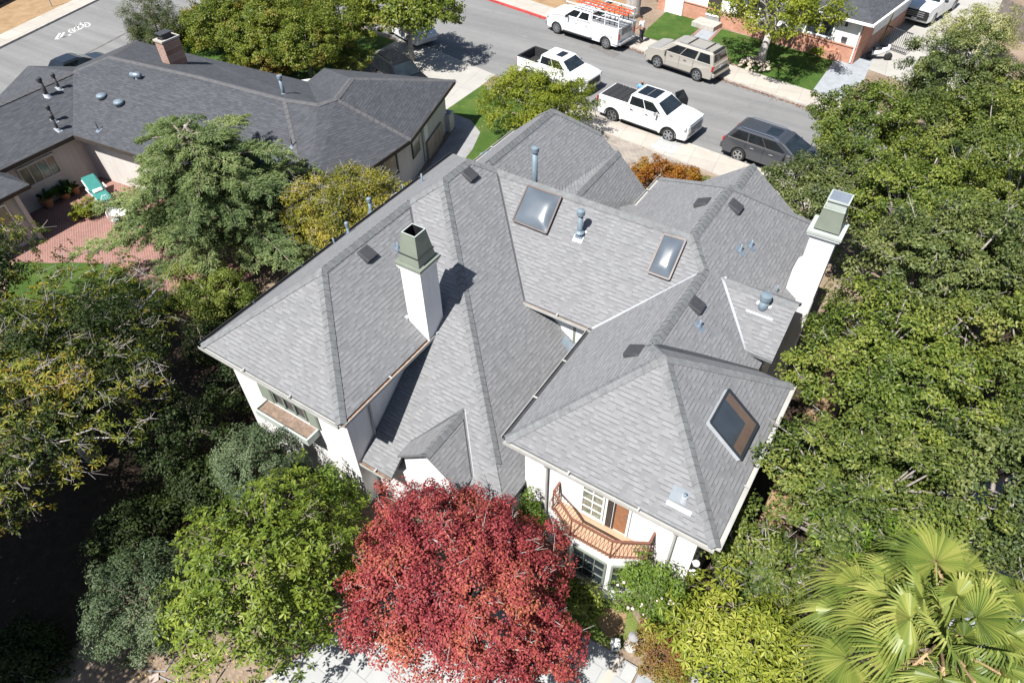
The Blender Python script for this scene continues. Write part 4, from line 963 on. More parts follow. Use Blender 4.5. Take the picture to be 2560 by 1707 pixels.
def lights(t,xf,yf,zf,xr,yr,zr_,sf=(.14,.34,.16),sr=(.10,.12,.36)):
    for s_ in(-1,1):
        part(t,'headlight','lamp',lambda k:k.box((xf,s_*yf,zf),sf),bevel=.02); part(t,'tail_light','redlamp',lambda k:k.box((xr,s_*yr,zr_),sr),bevel=.02)
def handles(t,xs,y,z,mat='chrome'):
    for s_ in(-1,1):
        for x in xs: part(t,'door_handle',mat,lambda k:k.box((x,s_*y,z),(.2,.03,.035)))
def seams(t,xs,y,z0,z1):
    for s_ in(-1,1):
        for x in xs: part(t,'door_seam','black',lambda k:k.box((x,s_*y,(z0+z1)/2),(.012,.008,z1-z0)))

# 1 white pickup with tonneau cover, glass roof panel and the driver's door open
t,G=vehicle('pickup_truck','white crew cab pickup with black folded bed cover and open far door','pickup truck',(-13.42,34.72),-.112,
  [(2.93,.50),(2.97,.80),(2.93,1.08),(2.80,1.24),(2.2,1.33),(1.25,1.40),(.9,1.40),(-.95,1.40),(-.98,1.37),(-2.86,1.37),(-2.92,1.30),(-2.92,.62)],
  (-.97,1.60,1.36,.95,-.84,.72,1.94,.78),2.03,(1.85,-1.85),{'side':[(.06,.46),(.48,.86)],'rake':0},.41,'whitepaint',6,'black')
part(t,'bed_cover','bedliner',lambda k:[k.bx(-2.78+i*.455,-2.78+i*.455+.41,-.83,.83,1.37,1.405) for i in range(4)],bevel=.012)
part(t,'bed_cover_seam','black',lambda k:[k.bx(-2.37+i*.455,-2.325+i*.455,-.82,.82,1.36,1.39) for i in range(3)])
part(t,'sunroof','carglass',lambda k:(k.bx(-.62,-.02,-.55,.55,1.955,1.972),k.bx(0.0,.55,-.55,.55,1.955,1.972)))
part(t,'grille','steel',lambda k:[k.bx(2.90,2.985,-.62,.62,.62+i*.1,.68+i*.1) for i in range(5)]); part(t,'grille_surround','chrome',lambda k:(k.bx(2.90,2.97,-.68,.68,1.09,1.15),k.bx(2.92,2.99,-.7,.7,.52,.58)))
lights(t,2.80,.86,1.08,-2.9,.93,1.12); mirror(t,.98,.98,1.42); handles(t,(-.62,.35),1.015,1.18); seams(t,(-.93,.12,1.18),1.008,.55,1.36)
part(t,'bumper','blackpaint',lambda k:k.bx(-3.02,-2.9,-.9,.9,.52,.74),bevel=.03); part(t,'number_plate','plate',lambda k:k.bx(2.985,2.995,-.16,.16,.62,.76))
[part(t,'running_board','black',lambda k:k.bx(*q)) for q in((-1.2,1.2,-1.03,-.9,.36,.43),(-1.2,1.2,.9,1.03,.36,.43))]
k=MB(); k.bar((1.12,1.0,.95),(1.42,1.72,.95),.06,.85); k.bar((1.10,.99,1.42),(1.38,1.70,1.42),.05,.05); k.bar((1.10,.99,1.42),(.98,.93,1.85),.05,.05); k.bar((1.38,1.68,1.42),(1.15,1.5,1.86),.05,.05); k.bar((.98,.93,1.86),(1.15,1.5,1.86),.05,.05)
d_=k.build('open_door',M['black'],t,world=False); k=MB(); k.add([(1.12,1.0,1.44),(1.38,1.68,1.44),(1.16,1.5,1.84),(1.0,.94,1.84)],[(0,1,2,3)]); k.build('door_glass',M['carglass'],d_,world=False)
# 2 white pickup with open black bed behind the leafy tree
t,G=vehicle('pickup_truck','white crew cab pickup with empty black bed, half hidden by the yellow-green tree','pickup truck',(-20.55,36.85),-.115,
  [(2.62,.52),(2.66,.82),(2.60,1.05),(2.45,1.16),(1.8,1.24),(1.05,1.30),(.8,1.30),(-1.0,1.30),(-1.02,.72),(-2.60,.72),(-2.66,.66),(-2.66,.58)],
  (-1.0,1.40,1.26,.89,-.88,.60,1.80,.72),1.89,(1.72,-1.72),{'side':[(.06,.46),(.48,.86)]},.38,'whitepaint',6,'black')
part(t,'bed','whitepaint',lambda k:(k.bx(-2.66,-1.0,-.94,-.80,.66,1.28),k.bx(-2.66,-1.0,.80,.94,.66,1.28),k.bx(-2.68,-2.58,-.8,.8,.62,1.27)),bevel=.03)
part(t,'bed_liner','bedliner',lambda k:(k.bx(-2.58,-1.03,-.8,.8,.72,.76),k.bx(-2.58,-1.03,-.80,-.77,.76,1.30),k.bx(-2.58,-1.03,.77,.80,.76,1.30),k.bx(-2.58,-2.55,-.77,.77,.76,1.30),k.bx(-1.06,-1.03,-.77,.77,.76,1.29)))
part(t,'bed_rail','black',lambda k:(k.bx(-2.64,-1.02,-.93,-.79,1.28,1.315),k.bx(-2.64,-1.02,.79,.93,1.28,1.315),k.bx(-2.68,-2.56,-.79,.79,1.27,1.312)))
part(t,'sunroof','carglass',lambda k:k.bx(-.05,.45,-.38,.38,1.815,1.83)); lights(t,2.5,.78,1.0,-2.66,.86,1.05); mirror(t,.88,.9,1.3); handles(t,(-.6,.3),.95,1.1,'whitepaint'); seams(t,(-.9,.1,1.0),.943,.55,1.26)
part(t,'grille','black',lambda k:k.bx(2.58,2.675,-.6,.6,.6,.98),bevel=.03); part(t,'bumper','steel',lambda k:k.bx(-2.8,-2.66,-.85,.85,.5,.66),bevel=.03)
# 3 white service truck with ladder rack
t,G=vehicle('service_truck','white crew cab service truck with tool-box body and orange ladders on its rack','service truck',(-22.3,44.05),PI-.135,
  [(3.05,.52),(3.12,.85),(3.06,1.15),(2.9,1.32),(2.2,1.42),(1.42,1.48),(1.2,1.48),(-.72,1.48),(-.74,1.46),(-3.05,1.46),(-3.08,1.42),(-3.08,.62)],
  (-.72,1.75,1.44,.95,-.64,.92,1.99,.80),2.05,(2.12,-2.13),{'side':[(.08,.43),(.49,.86)]},.41,'whitepaint',8,None)
for c,d in((-1.05,-.62),(.62,1.05)): part(t,'service_bed','whitepaint',lambda k:[k.bx(a,b,c,d,z,1.55) for a,b,z in((-3.1,-2.66,.52),(-2.66,-1.60,.93),(-1.60,-.78,.52))])
part(t,'bed_floor','steel',lambda k:(k.bx(-3.08,-.8,-.62,.62,1.0,1.47),k.bx(-3.0,-.85,-1.0,-.66,1.55,1.565),k.bx(-3.0,-.85,.66,1.0,1.55,1.565)))
for x0,x1,z0 in((-.82-.62,-.82,.6),(-2.62,-1.5,1.02),(-3.08,-2.68,.6)):
    for s_ in(-1,1): part(t,'locker_door','whitepaint',lambda k:k.box(((x0+x1)/2,s_*1.056,(z0+1.48)/2),(x1-x0-.04,.02,1.48-z0)),bevel=.008)
def rack(k):
    for s_ in(-.93,.93):
        for x in(-3.0,-1.9,-.85): k.bar((x,s_,1.5),(x,s_,2.35),.06)
        k.bar((-3.05,s_,2.35),(1.35,s_,2.35),.06); k.bar((1.35,s_,2.35),(1.35,s_*.8,2.02),.05)
    for x in(-3.0,-1.9,-.85,.3,1.35): k.bar((x,-.93,2.35),(x,.93,2.35),.055)
    k.bar((-3.0,-.93,1.95),(-.85,-.93,1.95),.04);k.bar((-3.0,.93,1.95),(-.85,.93,1.95),.04)
part(t,'ladder_rack','whitepaint',rack)
def tools(k):
    for i in range(5): k.bar((-2.7+i*.38,-.66,1.56),(-2.7+i*.38,-.66,2.2),.05)
    for i in range(4): k.bar((-2.5+i*.4,.66,1.56),(-2.5+i*.4,.66,2.1),.05)
part(t,'tie_down_strap','black',tools)
lights(t,2.95,.85,1.1,-3.1,.9,1.0); mirror(t,1.15,1.0,1.5,'black'); handles(t,(-.4,.5),1.03,1.22,'whitepaint'); seams(t,(-.7,.3,1.35),1.02,.55,1.42)
part(t,'bumper','steel',lambda k:(k.bx(3.04,3.2,-.98,.98,.48,.74),k.bx(-3.3,-3.08,-.95,.95,.48,.62)),bevel=.03); part(t,'grille','black',lambda k:k.bx(3.0,3.13,-.66,.66,.78,1.14))
[part(t,'running_board','black',lambda k:k.bx(*q)) for q in((-1.0,1.5,-1.12,-.95,.40,.47),(-1.0,1.5,.95,1.12,.40,.47))]
truck3=t
Mx=Matrix.Translation(t.location)@Matrix.Rotation(t.rotation_euler.z,4,'Z')
for off,label,ln in((.05,'orange fibreglass ladder lying on the truck rack, nearer the kerb',3.9),(.5,'orange fibreglass ladder lying on the truck rack, nearer the road',4.2)):
    org=Mx@V((-1.2,off,2.41)); ld=thing('ladder',label,'ladder',org,t.rotation_euler.z,'ladders on the service truck')
    for s_ in(-.2,.2): part(ld,'rail','orange',lambda k:k.bar((-ln/2-.2,s_,.03),(ln/2-.2,s_,.03),.045,.08))
    for i in range(int(ln/.3)): part(ld,'rung','steel' if i%3 else 'orange',lambda k:k.bar((-ln/2+i*.3,-.2,.03),(-ln/2+i*.3,.2,.03),.035))
# 4 champagne SUV
t,G=vehicle('suv','champagne large SUV with roof rails parked by the far kerb','suv',(-14.5,42.55),PI-.175,
  [(2.45,.50),(2.53,.82),(2.47,1.05),(2.35,1.14),(1.8,1.22),(1.05,1.28),(.8,1.28),(-2.35,1.26),(-2.52,1.15),(-2.55,.9),(-2.5,.55)],
  (-2.46,1.55,1.24,.92,-2.25,.62,1.86,.76),1.98,(1.48,-1.48),{'side':[(.05,.29),(.33,.60),(.615,.87)],'rrake':.02},.39,'tanpaint',6)
part(t,'roof_rail','steel',lambda k:[k.bar((-1.9,s_,1.92),(.2,s_,1.92),.04) for s_ in(-.62,.62)]); part(t,'roof_crossbar','black',lambda k:[k.bar((x,-.62,1.93),(x,.62,1.93),.05) for x in(-1.6,-.35)])
part(t,'roof_rib','tanpaint',lambda k:[k.bar((-2.0,y,1.875),(.1,y,1.875),.05,.03) for y in(-.45,-.22,0,.22,.45)])
lights(t,2.4,.75,.98,-2.47,.86,1.02,sr=(.12,.2,.3)); mirror(t,.95,.95,1.32,'tanpaint'); handles(t,(-.5,.5),1.0,1.1); seams(t,(-1.1,-.1,.9),.99,.5,1.24)
[part(t,'running_board','black',lambda k:k.bx(*q)) for q in((-1.1,1.1,-1.04,-.9,.36,.43),(-1.1,1.1,.9,1.04,.36,.43))]; part(t,'bumper','tanpaint',lambda k:(k.bx(-2.66,-2.5,-.92,.92,.5,.76),k.bx(2.45,2.6,-.9,.9,.45,.7)),bevel=.04)
part(t,'bumper_step','black',lambda k:k.bx(-2.68,-2.5,-.88,.88,.765,.79)); part(t,'rear_spoiler','black',lambda k:k.bx(-2.28,-2.1,-.62,.62,1.84,1.885)); part(t,'number_plate','plate',lambda k:k.bx(-2.57,-2.55,-.16,.16,.9,1.03))
# 5 graphite SUV
t,G=vehicle('suv','dark graphite SUV with silver roof rails parked by the near kerb','suv',(-6.2,34.35),-.12,
  [(2.38,.48),(2.46,.78),(2.42,.98),(2.25,1.06),(1.7,1.14),(1.0,1.22),(.8,1.22),(-2.2,1.18),(-2.42,1.05),(-2.47,.8),(-2.42,.5)],
  (-2.36,1.72,1.16,.91,-1.95,.55,1.73,.73),1.98,(1.42,-1.42),{'side':[(.06,.30),(.325,.56),(.58,.86)],'rrake':.04},.38,'greypaint',5)
part(t,'roof_rail','chrome',lambda k:[k.tube([(-1.75,s_,1.70),(-1.6,s_,1.79),(.1,s_,1.79),(.35,s_,1.70)],.025,6) for s_ in(-.66,.66)]); part(t,'sunroof','windscreen',lambda k:k.bx(-.45,.22,-.4,.4,1.745,1.76))
part(t,'roof_rib','greypaint',lambda k:[k.bar((-1.7,y,1.745),(-.6,y,1.745),.04,.02) for y in(-.5,-.3,-.1,.1,.3,.5)])
part(t,'window_trim','chrome',lambda k:[k.bar((-2.2,s_*.905,1.2),(1.3,s_*.905,1.215),.025) for s_ in(-1,1)])
lights(t,2.25,.78,.95,-2.40,.85,1.0,sr=(.1,.26,.16)); mirror(t,.95,.93,1.22,'greypaint'); handles(t,(-.75,.3),1.0,1.0); seams(t,(-1.15,-.15,.95),.99,.45,1.16)
part(t,'bumper','greypaint',lambda k:k.bx(-2.55,-2.42,-.9,.9,.45,.72),bevel=.04)
# 6-10 other cars further off
def sedan(name,label,loc,head,mat,L=4.5,W=1.85,H=1.48,hatch=False,rail=None):
    h=L/2
    t,G=vehicle(name,label,'car',loc,head,[(h-.08,.42),(h,.62),(h-.05,.78),(h-.3,.86),(.95,.98),(.7,.98),(-h+.5,1.0),(-h+.1,.95),(-h,.75),(-h+.05,.45)],
      (-h+(.12 if hatch else .75),1.25,.96,W/2-.07,-h+(.55 if hatch else 1.35),.25,H,W/2-.25),W,(L*.30,-L*.29),{'side':[(.06,.44),(.48,.80)],'rrake':.05},.33,mat,5,zb=.30)
    lights(t,h-.15,.65,.68,-h+.08,.7,.85,sr=(.1,.3,.14)); mirror(t,.8,W/2-.02,1.0,mat)
    if rail: part(t,'roof_rail',rail,lambda k:[k.tube([(-h+.6,s_*(W/2-.3),H-.03),(-h+.8,s_*(W/2-.3),H+.06),(.1,s_*(W/2-.3),H+.06),(.3,s_*(W/2-.3),H-.03)],.025,6) for s_ in(-1,1)])
    return t
p=at(985,190,1.3); sedan('hatchback','glossy black hatchback parked on the driveway behind the charcoal roof',(-28.9,31.4,.02),-.35,'blackpaint',4.6,1.85,1.62,True,'chrome')
p=at(975,118); sedan('car','white car half hidden under the broad leafy tree',(-33.2,37.6,.02),-.35,'whitepaint',4.8,1.9,1.7,True)
p=at(180,160,1.2); sedan('car','black car in the lane showing only its roof past the charcoal eave',(-47.6,21.2,.02),PI/2,'blackpaint',4.6,1.85,1.5)
p=at(2515,600,1.2); sedan('car','bright blue car glimpsed through the gap in the oaks',(p.x+.4,p.y+.3,.02),1.2,'bluepaint',4.4,1.8,1.5,True)
p=at(2310,40,.7); t,G=vehicle('pickup_truck','white pickup with black grille facing us on the far driveway','pickup truck',(p.x+.1,p.y+2.5,.02),-PI/2-.22,
  [(2.93,.50),(2.97,.80),(2.93,1.12),(2.80,1.26),(2.2,1.33),(1.25,1.40),(.9,1.40),(-.95,1.40),(-2.86,1.37),(-2.92,.62)],(-.97,1.55,1.38,.93,-.72,.52,1.93,.76),2.03,(1.85,-1.85),{'side':[(.05,.42),(.46,.80)]},.41,'whitepaint',6)
part(t,'grille','black',lambda k:(k.bx(2.85,3.0,-.9,.9,.5,1.12)),bevel=.04); part(t,'grille_bar','steel',lambda k:[k.bx(2.99,3.02,-.6,.6,.72+i*.13,.76+i*.13) for i in range(3)]); part(t,'number_plate','plate',lambda k:k.bx(3.0,3.03,-.16,.16,.53,.64)); mirror(t,.98,.98,1.42,'black')
for s_ in(-1,1): part(t,'headlight','lamp',lambda k:k.box((2.93,s_*.82,1.05),(.1,.2,.2)))
# ------------------------------------------------------------------ houses and fixtures across the street
M['brickwall']=bricks('red_brick_wall',(.42,.17,.10),(.55,.27,.18),(.45,.33,.27),.22,.075,.010,rot=(PI/2,0,0))
M['fencewood']=simple('weathered_fence_wood',(.20,.17,.15),.9,0,.3,4); M['yellow']=simple('yellow_fibreglass',(.62,.42,.04),.5,0,.1,4)
fh=thing('house','white bungalow with red brick base across the street','house',(-5.5,48.9,0),math.radians(170.5))
def fbox(nm,x0,x1,y0,y1,z0,z1,mat,bev=0): return part(fh,nm,mat,lambda k:k.bx(x0,x1,y0,y1,z0,z1),bevel=bev)      # local x runs west along the front, local -y is away from us
fbox('wall',0.02,15,-9,-.02,1.05,2.75,'white'); fbox('brick_base',0,15.05,-9,.05,0,1.05,'brickwall'); fbox('brick_sill',0,15.1,.05,.10,1.0,1.08,'brickwall'); fbox('brick_side',-.05,.02,-2.2,.02,1.05,2.7,'brickwall'); fbox('brick_return',-.06,.0,-2.2,.04,0,1.05,'brickwall')
k=MB(); roof_face(k,[V((-.6,.42,2.75)),V((16,.42,2.75)),V((12,-4.5,4.5)),V((3,-4.5,4.5))]); roof_face(k,[V((-.6,.42,2.75)),V((3,-4.5,4.5)),V((-.6,-9.5,2.75))]); roof_face(k,[V((16,.42,2.75)),V((12,-4.5,4.5)),V((16,-9.5,2.75))]); k.build('roof',[M['shingle2'],M['white'],M['white']],fh,world=False)
part(fh,'gutter','white',lambda k:(k.bx(-.7,16,.42,.54,2.62,2.76),k.bx(-.74,-.6,-9,.54,2.62,2.762)))
for x0,x1,z0,z1,n in((1.75,3.6,1.2,2.5,2),(6,8,1.2,2.4,2)):
    o=part(fh,'window','white',lambda k:[k.bx(x0+(x1-x0)*i/n-.05,x0+(x1-x0)*i/n+.05,-.03,.06,z0,z1) for i in range(n+1)]+[k.bx(x0,x1,-.03,.055,z-.05,z+.05) for z in(z0,z1)])
    k=MB(); k.poly([(x0,.01,z0),(x1,.01,z0),(x1,.01,z1),(x0,.01,z1)][::-1]); k.build('pane',M['glass'],o,world=False)
part(fh,'wall_lamp','black',lambda k:(k.lathe((1.05,.12,2.15),[(.05,.0),(.11,.04),(.03,.28)],10),k.bx(1.02,1.08,0,.1,2.3,2.36))); part(fh,'mailbox','darkmetal',lambda k:k.bx(.75,1.1,.0,.1,1.25,1.5)); part(fh,'downspout','white',lambda k:k.tube([(.1,.1,2.65),(.1,.12,.1)],.05,8))
part(fh,'front_step','kerb',lambda k:k.bx(9.5,11.3,.1,1.3,0,.35),bevel=.03); part(fh,'door','darkwood',lambda k:k.bx(9.9,10.9,.0,.06,.35,2.4))
pw=thing('planter','low red brick planter wall along the bungalow front','planter',at(2086,152))
k=MB(); a,b=at(2086,152),at(1960,112); k.bar(a+V((0,0,.28)),b+V((0,0,.28)),.24,.56); c_=a+V((.1,.9,0)); k.bar(a+V((0,0,.28)),c_+V((0,0,.28)),.24,.555); k.build('wall',M['brickwall'],pw)
wb=thing('enclosure','white boarded bin enclosure on the far lawn','enclosure',at(1690,38)); p=at(1685,36)
k=MB(); k.box((p.x,p.y+.6,.75),(1.5,1.2,1.5),-.17); k.build('panel',M['white'],wb); k=MB(); k.box((p.x,p.y+.6,1.53),(1.6,1.3,.06),-.17)
for i in range(6): k.box((p.x-.6+i*.24,p.y+.0-(i-2.5)*.24*.17-.012,.75),(.02,.03,1.4),-.17)
k.build('trim',M['white'],wb)
bx_=thing('utility_chest','pale grey chest beside the far brick-edged path','chest',at(1783,62)); p=at(1783,60); k=MB(); k.box((p.x,p.y,.3),(1.1,.6,.6),-.17); k.build('body',M['greywalk'],bx_); k=MB(); k.box((p.x,p.y,.64),(1.16,.66,.07),-.17); k.build('lid',M['white'],bx_)
tt=thing('tree_trunk','thick pale cut trunk with climbing vines behind the service truck','tree trunk',at(1580,40)); p=at(1580,40); k=MB(); k.lathe(p,[(.62,0),(.56,.3),(.54,2.2),(.52,2.6)],18); k.build('trunk',M['barkgrey'],tt,True)
post=thing('meter_post','grey service post with a black number plate','post',at(1513,14)); p=at(1513,14); k=MB(); k.box((p.x,p.y,.6),(.3,.25,1.2),0); k.build('post',M['greywalk'],post); k=MB(); k.box((p.x,p.y-.13,.95),(.14,.02,.16)); k.build('plate',M['black'],post)
gt=thing('driveway_gate','black metal bar gate across the far driveway','gate',at(2235,112)); a,b=at(2200,118),at(2262,140); k=MB(); 
for z in(.15,1.4): k.bar(a+V((0,0,z)),b+V((0,0,z)),.05)
for i in range(15): q=a+(b-a)*i/14; k.bar(q,q+V((0,0,1.45)),.03)
k.build('bars',M['darkmetal'],gt)
yl=thing('ladder','yellow ladder standing in the shade beside the bungalow','ladder',at(2192,100)); a=at(2188,104); k=MB(); d=V((.15,.9,0)); 
for o in(0,.4): k.bar(a+V((o,0,0)),a+V((o,1.3,2.0)),.08)
for i in range(7): q=a+V((0,1.3*(i+.5)/7,2.0*(i+.5)/7)); k.bar(q,q+V((.4,0,0)),.05)
k.build('rails',M['yellow'],yl)
sc=thing('scooter','white scooter parked on the grey path by the brick corner','scooter',at(2195,150)); p=at(2195,150); k=MB(); k.tube([p+V((-.5,-.2,.45)),p+V((-.1,0,.5)),p+V((.4,.2,.75))],[.16,.2,.12],10); k.tube([p+V((.4,.2,.3)),p+V((.35,.18,1.0))],.07,8); k.build('body',M['white'],sc,True)
for o in(-.55,.5):
    k=MB(); k.lathe(p+V((o,o*.4,.25)),[(.1,-.05),(.25,-.05),(.25,.05),(.1,.05)],16,0,(-.37,.93,0)); k.build('wheel',M['rubber'],sc,True)
k=MB(); k.tube([p+V((-.5,-.2,.68)),p+V((0,0,.72))],[.12,.1],8); k.build('seat',M['black'],sc,True)
fn=thing('fence','grey weathered board fence at the far right corner','fence',at(2500,100)); a,b=at(2480,58),at(2600,135); k=MB(); n=26
for i in range(n): q=a+(b-a)*(i+.5)/n; k.bar(q+V((0,0,0)),q+V((0,0,1.8+random.uniform(-.03,.03))),.21,.025,0,(b-a).normalized().cross(V((0,0,1))))
k.build('boards',M['fencewood'],fn); k=MB(); k.bar(a+V((0,.05,1.5)),b+V((0,.05,1.5)),.05,.1); k.build('rail',M['fencewood'],fn)
fl_=thing('fence','dark board fence at the far corner of the lane','fence',at(20,20)); a,b=at(-60,45),at(62,-18); k=MB()
for i in range(24): q=a+(b-a)*(i+.5)/24; k.bar(q,q+V((0,0,1.6)),.32,.04,0,(b-a).normalized().cross(V((0,0,1))))
k.build('boards',M['darkmetal'],fl_)
sp=thing('sign_post','thin steel sign post on the dry verge by the lane','post',at(131,18)); p=at(131,18); k=MB(); k.tube([p,p+V((0,0,2.3))],.04,8); k.build('pole',M['galv'],sp)
# wooden side fence and wheel in the dark gap on the left
wf=thing('fence','dark wooden fence panel in the shade behind the glossy tree','fence',at(500,1290,0)); a,b=V((-12.3,4.0,0)),V((-11.0,5.1,0)); k=MB()
for i in range(12): q=a+(b-a)*(i+.5)/12; k.bar(q,q+V((0,0,1.7)),.13,.03,0,(b-a).normalized().cross(V((0,0,1))))
k.build('boards',M['fencewood'],wf)
wh=thing('wagon_wheel','old wooden wagon wheel leaning on the dark fence','wheel',(-11.4,4.55,0)); c=V((-11.45,4.5,.75)); ax=V((.64,-.75,.15)).normalized(); x=ax.orthogonal().normalized(); y=ax.cross(x); k=MB()
k.tube([c+ax*.1+(x*math.cos(2*PI*i/20)+y*math.sin(2*PI*i/20))*.6 for i in range(21)],.04,6,0,False); k.build('rim',M['fencewood'],wh); k=MB()
for i in range(10): k.bar(c+ax*.1,c+ax*.1+(x*math.cos(2*PI*i/10)+y*math.sin(2*PI*i/10))*.6,.035)
k.build('spokes',M['fencewood'],wh)
# ------------------------------------------------------------------ the neighbour's patio
M['teal']=simple('teal_cushion',(.035,.21,.185),.85,0,.08,5); M['stripe']=bricks('striped_cushion',(.75,.75,.68),(.75,.75,.68),(.03,.09,.07),.05,2,.012)
h_,f_=at(222,452,.55),at(272,508,.42); an=math.atan2(f_.y-h_.y,f_.x-h_.x); mid=(h_+f_)/2
lg=thing('sun_lounger','white iron sun lounger with teal cushion on the brick patio','sun lounger',(mid.x,mid.y,.014),an)
part(lg,'frame','white',lambda k:(k.bar((-.2,-.34,.36),(1.0,-.34,.36),.05),k.bar((-.2,.34,.36),(1.0,.34,.36),.05),k.bar((-.2,-.34,.36),(-.95,-.34,.85),.05),k.bar((-.2,.34,.36),(-.95,.34,.85),.05),k.bar((1.0,-.34,.36),(1.0,.34,.36),.05),k.bar((-.3,.36,.36),(-.3,.42,.6),.04),k.bar((-.3,-.36,.36),(-.3,-.42,.6),.04),k.bar((-.45,.42,.6),(.1,.42,.6),.05),k.bar((-.45,-.42,.6),(.1,-.42,.6),.05)))
for x in(-.15,.9):
    for y in(-.34,.34): part(lg,'leg','white',lambda k:k.bar((x,y,0),(x,y,.36),.045))
part(lg,'seat_cushion','teal',lambda k:k.bx(-.2,1.02,-.32,.32,.385,.50),bevel=.04); part(lg,'back_cushion','teal',lambda k:k.bar((-.2,0,.47),(-.98,0,.96),.64,.11),bevel=.04)
pc=thing('cushion','striped green and white cushion lying on the teal lounger','cushion',(mid.x,mid.y,.5),an); part(pc,'cover','stripe',lambda k:k.bar((-.02,-.24,.06),(-.02,.24,.06),.32,.12),bevel=.05)
tb=thing('garden_table','round white iron garden table half under the cedar boughs','table',at(306,528,0)); p=at(303,524,.72); tb.location=(p.x,p.y,.014)
part(tb,'top','white',lambda k:k.lathe((0,0,.69),[(.55,0),(.57,.015),(.55,.03),(.0,.031)],28))
for i in range(4): part(tb,'leg','white',lambda k:k.tube([(.12*math.cos(i*PI/2),.12*math.sin(i*PI/2),.69),(.2*math.cos(i*PI/2),.2*math.sin(i*PI/2),.3),(.36*math.cos(i*PI/2),.36*math.sin(i*PI/2),0)],.018,6))
def gchair(u,v,rz,label):
    q=at(u,v,.44); t=thing('garden_chair',label,'chair',(q.x,q.y,.014),rz,'white iron chairs round the garden table')
    part(t,'seat','white',lambda k:k.lathe((0,0,.42),[(.21,0),(.22,.02),(.0,.03)],18)); part(t,'seat_pad','sagelight',lambda k:k.lathe((0,0,.45),[(.19,0),(.2,.03),(.0,.045)],18))
    part(t,'backrest','white',lambda k:(k.tube([(-.2,-.19,.42),(-.25,-.2,.75),(-.27,-.1,.92),(-.27,.1,.92),(-.25,.2,.75),(-.2,.19,.42)],.016,6),[k.tube([(-.2,y,.44),(-.26,y*.9,.9)],.008,5) for y in(-.1,0,.1)]))
    for x,y in((.15,.15),(.15,-.15),(-.17,.16),(-.17,-.16)): part(t,'leg','white',lambda k:k.tube([(x,y,.42),(x*1.3,y*1.3,0)],.013,6))
gchair(291,549,.9,'white iron chair in front of the round table, back to the lawn'); gchair(274,516,-.35,'white iron chair beside the sun lounger, at the round table'); gchair(338,566,2.0,'white iron chair on the cedar side of the round table')
def pot_plant(u,v,label,r,h,kind,cnt):
    q=at(u,v); t=thing('potted_plant',label,'potted plant',(q.x,q.y,.014)); part(t,'pot','terracotta',lambda k:(k.lathe((0,0,0),[(r*.7,0),(r,h-.05),(r*1.08,h-.05),(r*1.08,h),(r*.9,h)],16)))
    part(t,'soil','soil',lambda k:k.lathe((0,0,h-.06),[(r*.88,0),(r*.88,.02)],14)); k=MB()
    for i in range(cnt):
        a=random.uniform(0,2*PI); l=random.uniform(.4,.75)*kind; e=random.uniform(.3,1.1); w=.035*kind
        d=V((math.cos(a),math.sin(a),0)); s_=V((-d.y,d.x,0))*w; b0=V((0,0,h-.04)); m_=b0+d*l*.45+V((0,0,l*e*.75)); en=b0+d*l+V((0,0,l*e*.5))
        k.add([b0-s_*.5,b0+s_*.5,m_+s_,en,m_-s_],[(0,1,2,3,4)])
    k.build('leaves',M['potleaf'],t,world=False)
M['potleaf']=foliage('pot_plant_leaves',[(.03,.07,.02),(.06,.12,.03),(.10,.17,.05)],.2)
pot_plant(124,516,'big terracotta pot with broad leaved plant by the cream wall',.3,.45,1.0,14); pot_plant(167,496,'strappy spider plant in terracotta pot by the cream wall',.25,.35,1.0,60); pot_plant(193,484,'pale pot with a small plant nearest the lounger head',.22,.4,.6,18)
# ------------------------------------------------------------------ our garden: lights, lantern boxes, trellis, stones
def mushroom(u,v,h,label):
    q=at(u,v,h); t=thing('path_light',label,'garden light',(q.x,q.y,0),0,'mushroom path lights'); part(t,'post','galv',lambda k:k.tube([(0,0,0),(0,0,h-.03)],.025,8)); part(t,'shade','greywalk',lambda k:k.lathe((0,0,h-.09),[(.15,0),(.14,.03),(.05,.09),(0,.10)],18)); part(t,'foot','kerb',lambda k:k.lathe((0,0,0),[(.2,0),(.2,.05)],18))
mushroom(1585,1588,.75,'grey mushroom path light beside the terrace corner'); mushroom(1743,1697,.75,'grey mushroom path light by the gravel path')
def lantern(u,v,label):
    q=at(u,v,.3); t=thing('lantern',label,'lantern',(q.x,q.y,0),.6,'white lantern boxes'); 
    part(t,'frame','white',lambda k:[k.bar((sx*.09,sy*.09,0),(sx*.09,sy*.09,.3),.03) for sx in(-1,1) for sy in(-1,1)]+[k.bx(-.12,.12,-.12,.12,.3,.33),k.bx(-.12,.12,-.12,.12,.0,.03)]+[k.bx(-.075,-.02,-.075,-.02,.33,.345),k.bx(.02,.075,.02,.075,.33,.345)]); part(t,'glass','carglass',lambda k:k.bx(-.075,.075,-.075,.075,.03,.3))
lantern(1540,1606,'white square lantern on the weedy grass by the terrace'); lantern(1656,1674,'white square lantern among the reddish shrub')
tr=thing('trellis','grey wooden arched trellis gate over the gravel path','trellis',at(1810,1610,0)); a,b=at(1775,1610,1.3),at(1832,1622,1.3); k=MB()
for q in(a,b): k.bar((q.x,q.y,0),(q.x,q.y,1.3),.07)
k.tube([a+V((0,0,-.05)),a+(b-a)*.25+V((0,0,.2)),a+(b-a)*.5+V((0,0,.27)),a+(b-a)*.75+V((0,0,.2)),b+V((0,0,-.05))],.035,8); k.build('frame',M['greywalk'],tr); k=MB()
for i in range(7): q=a+(b-a)*i/6; k.bar((q.x,q.y,.4),(q.x,q.y,1.35),.025)
for z in(.5,.7,.9,1.1): k.bar((a.x,a.y,z),(b.x,b.y,z),.025)
k.build('lattice',M['white'],tr)
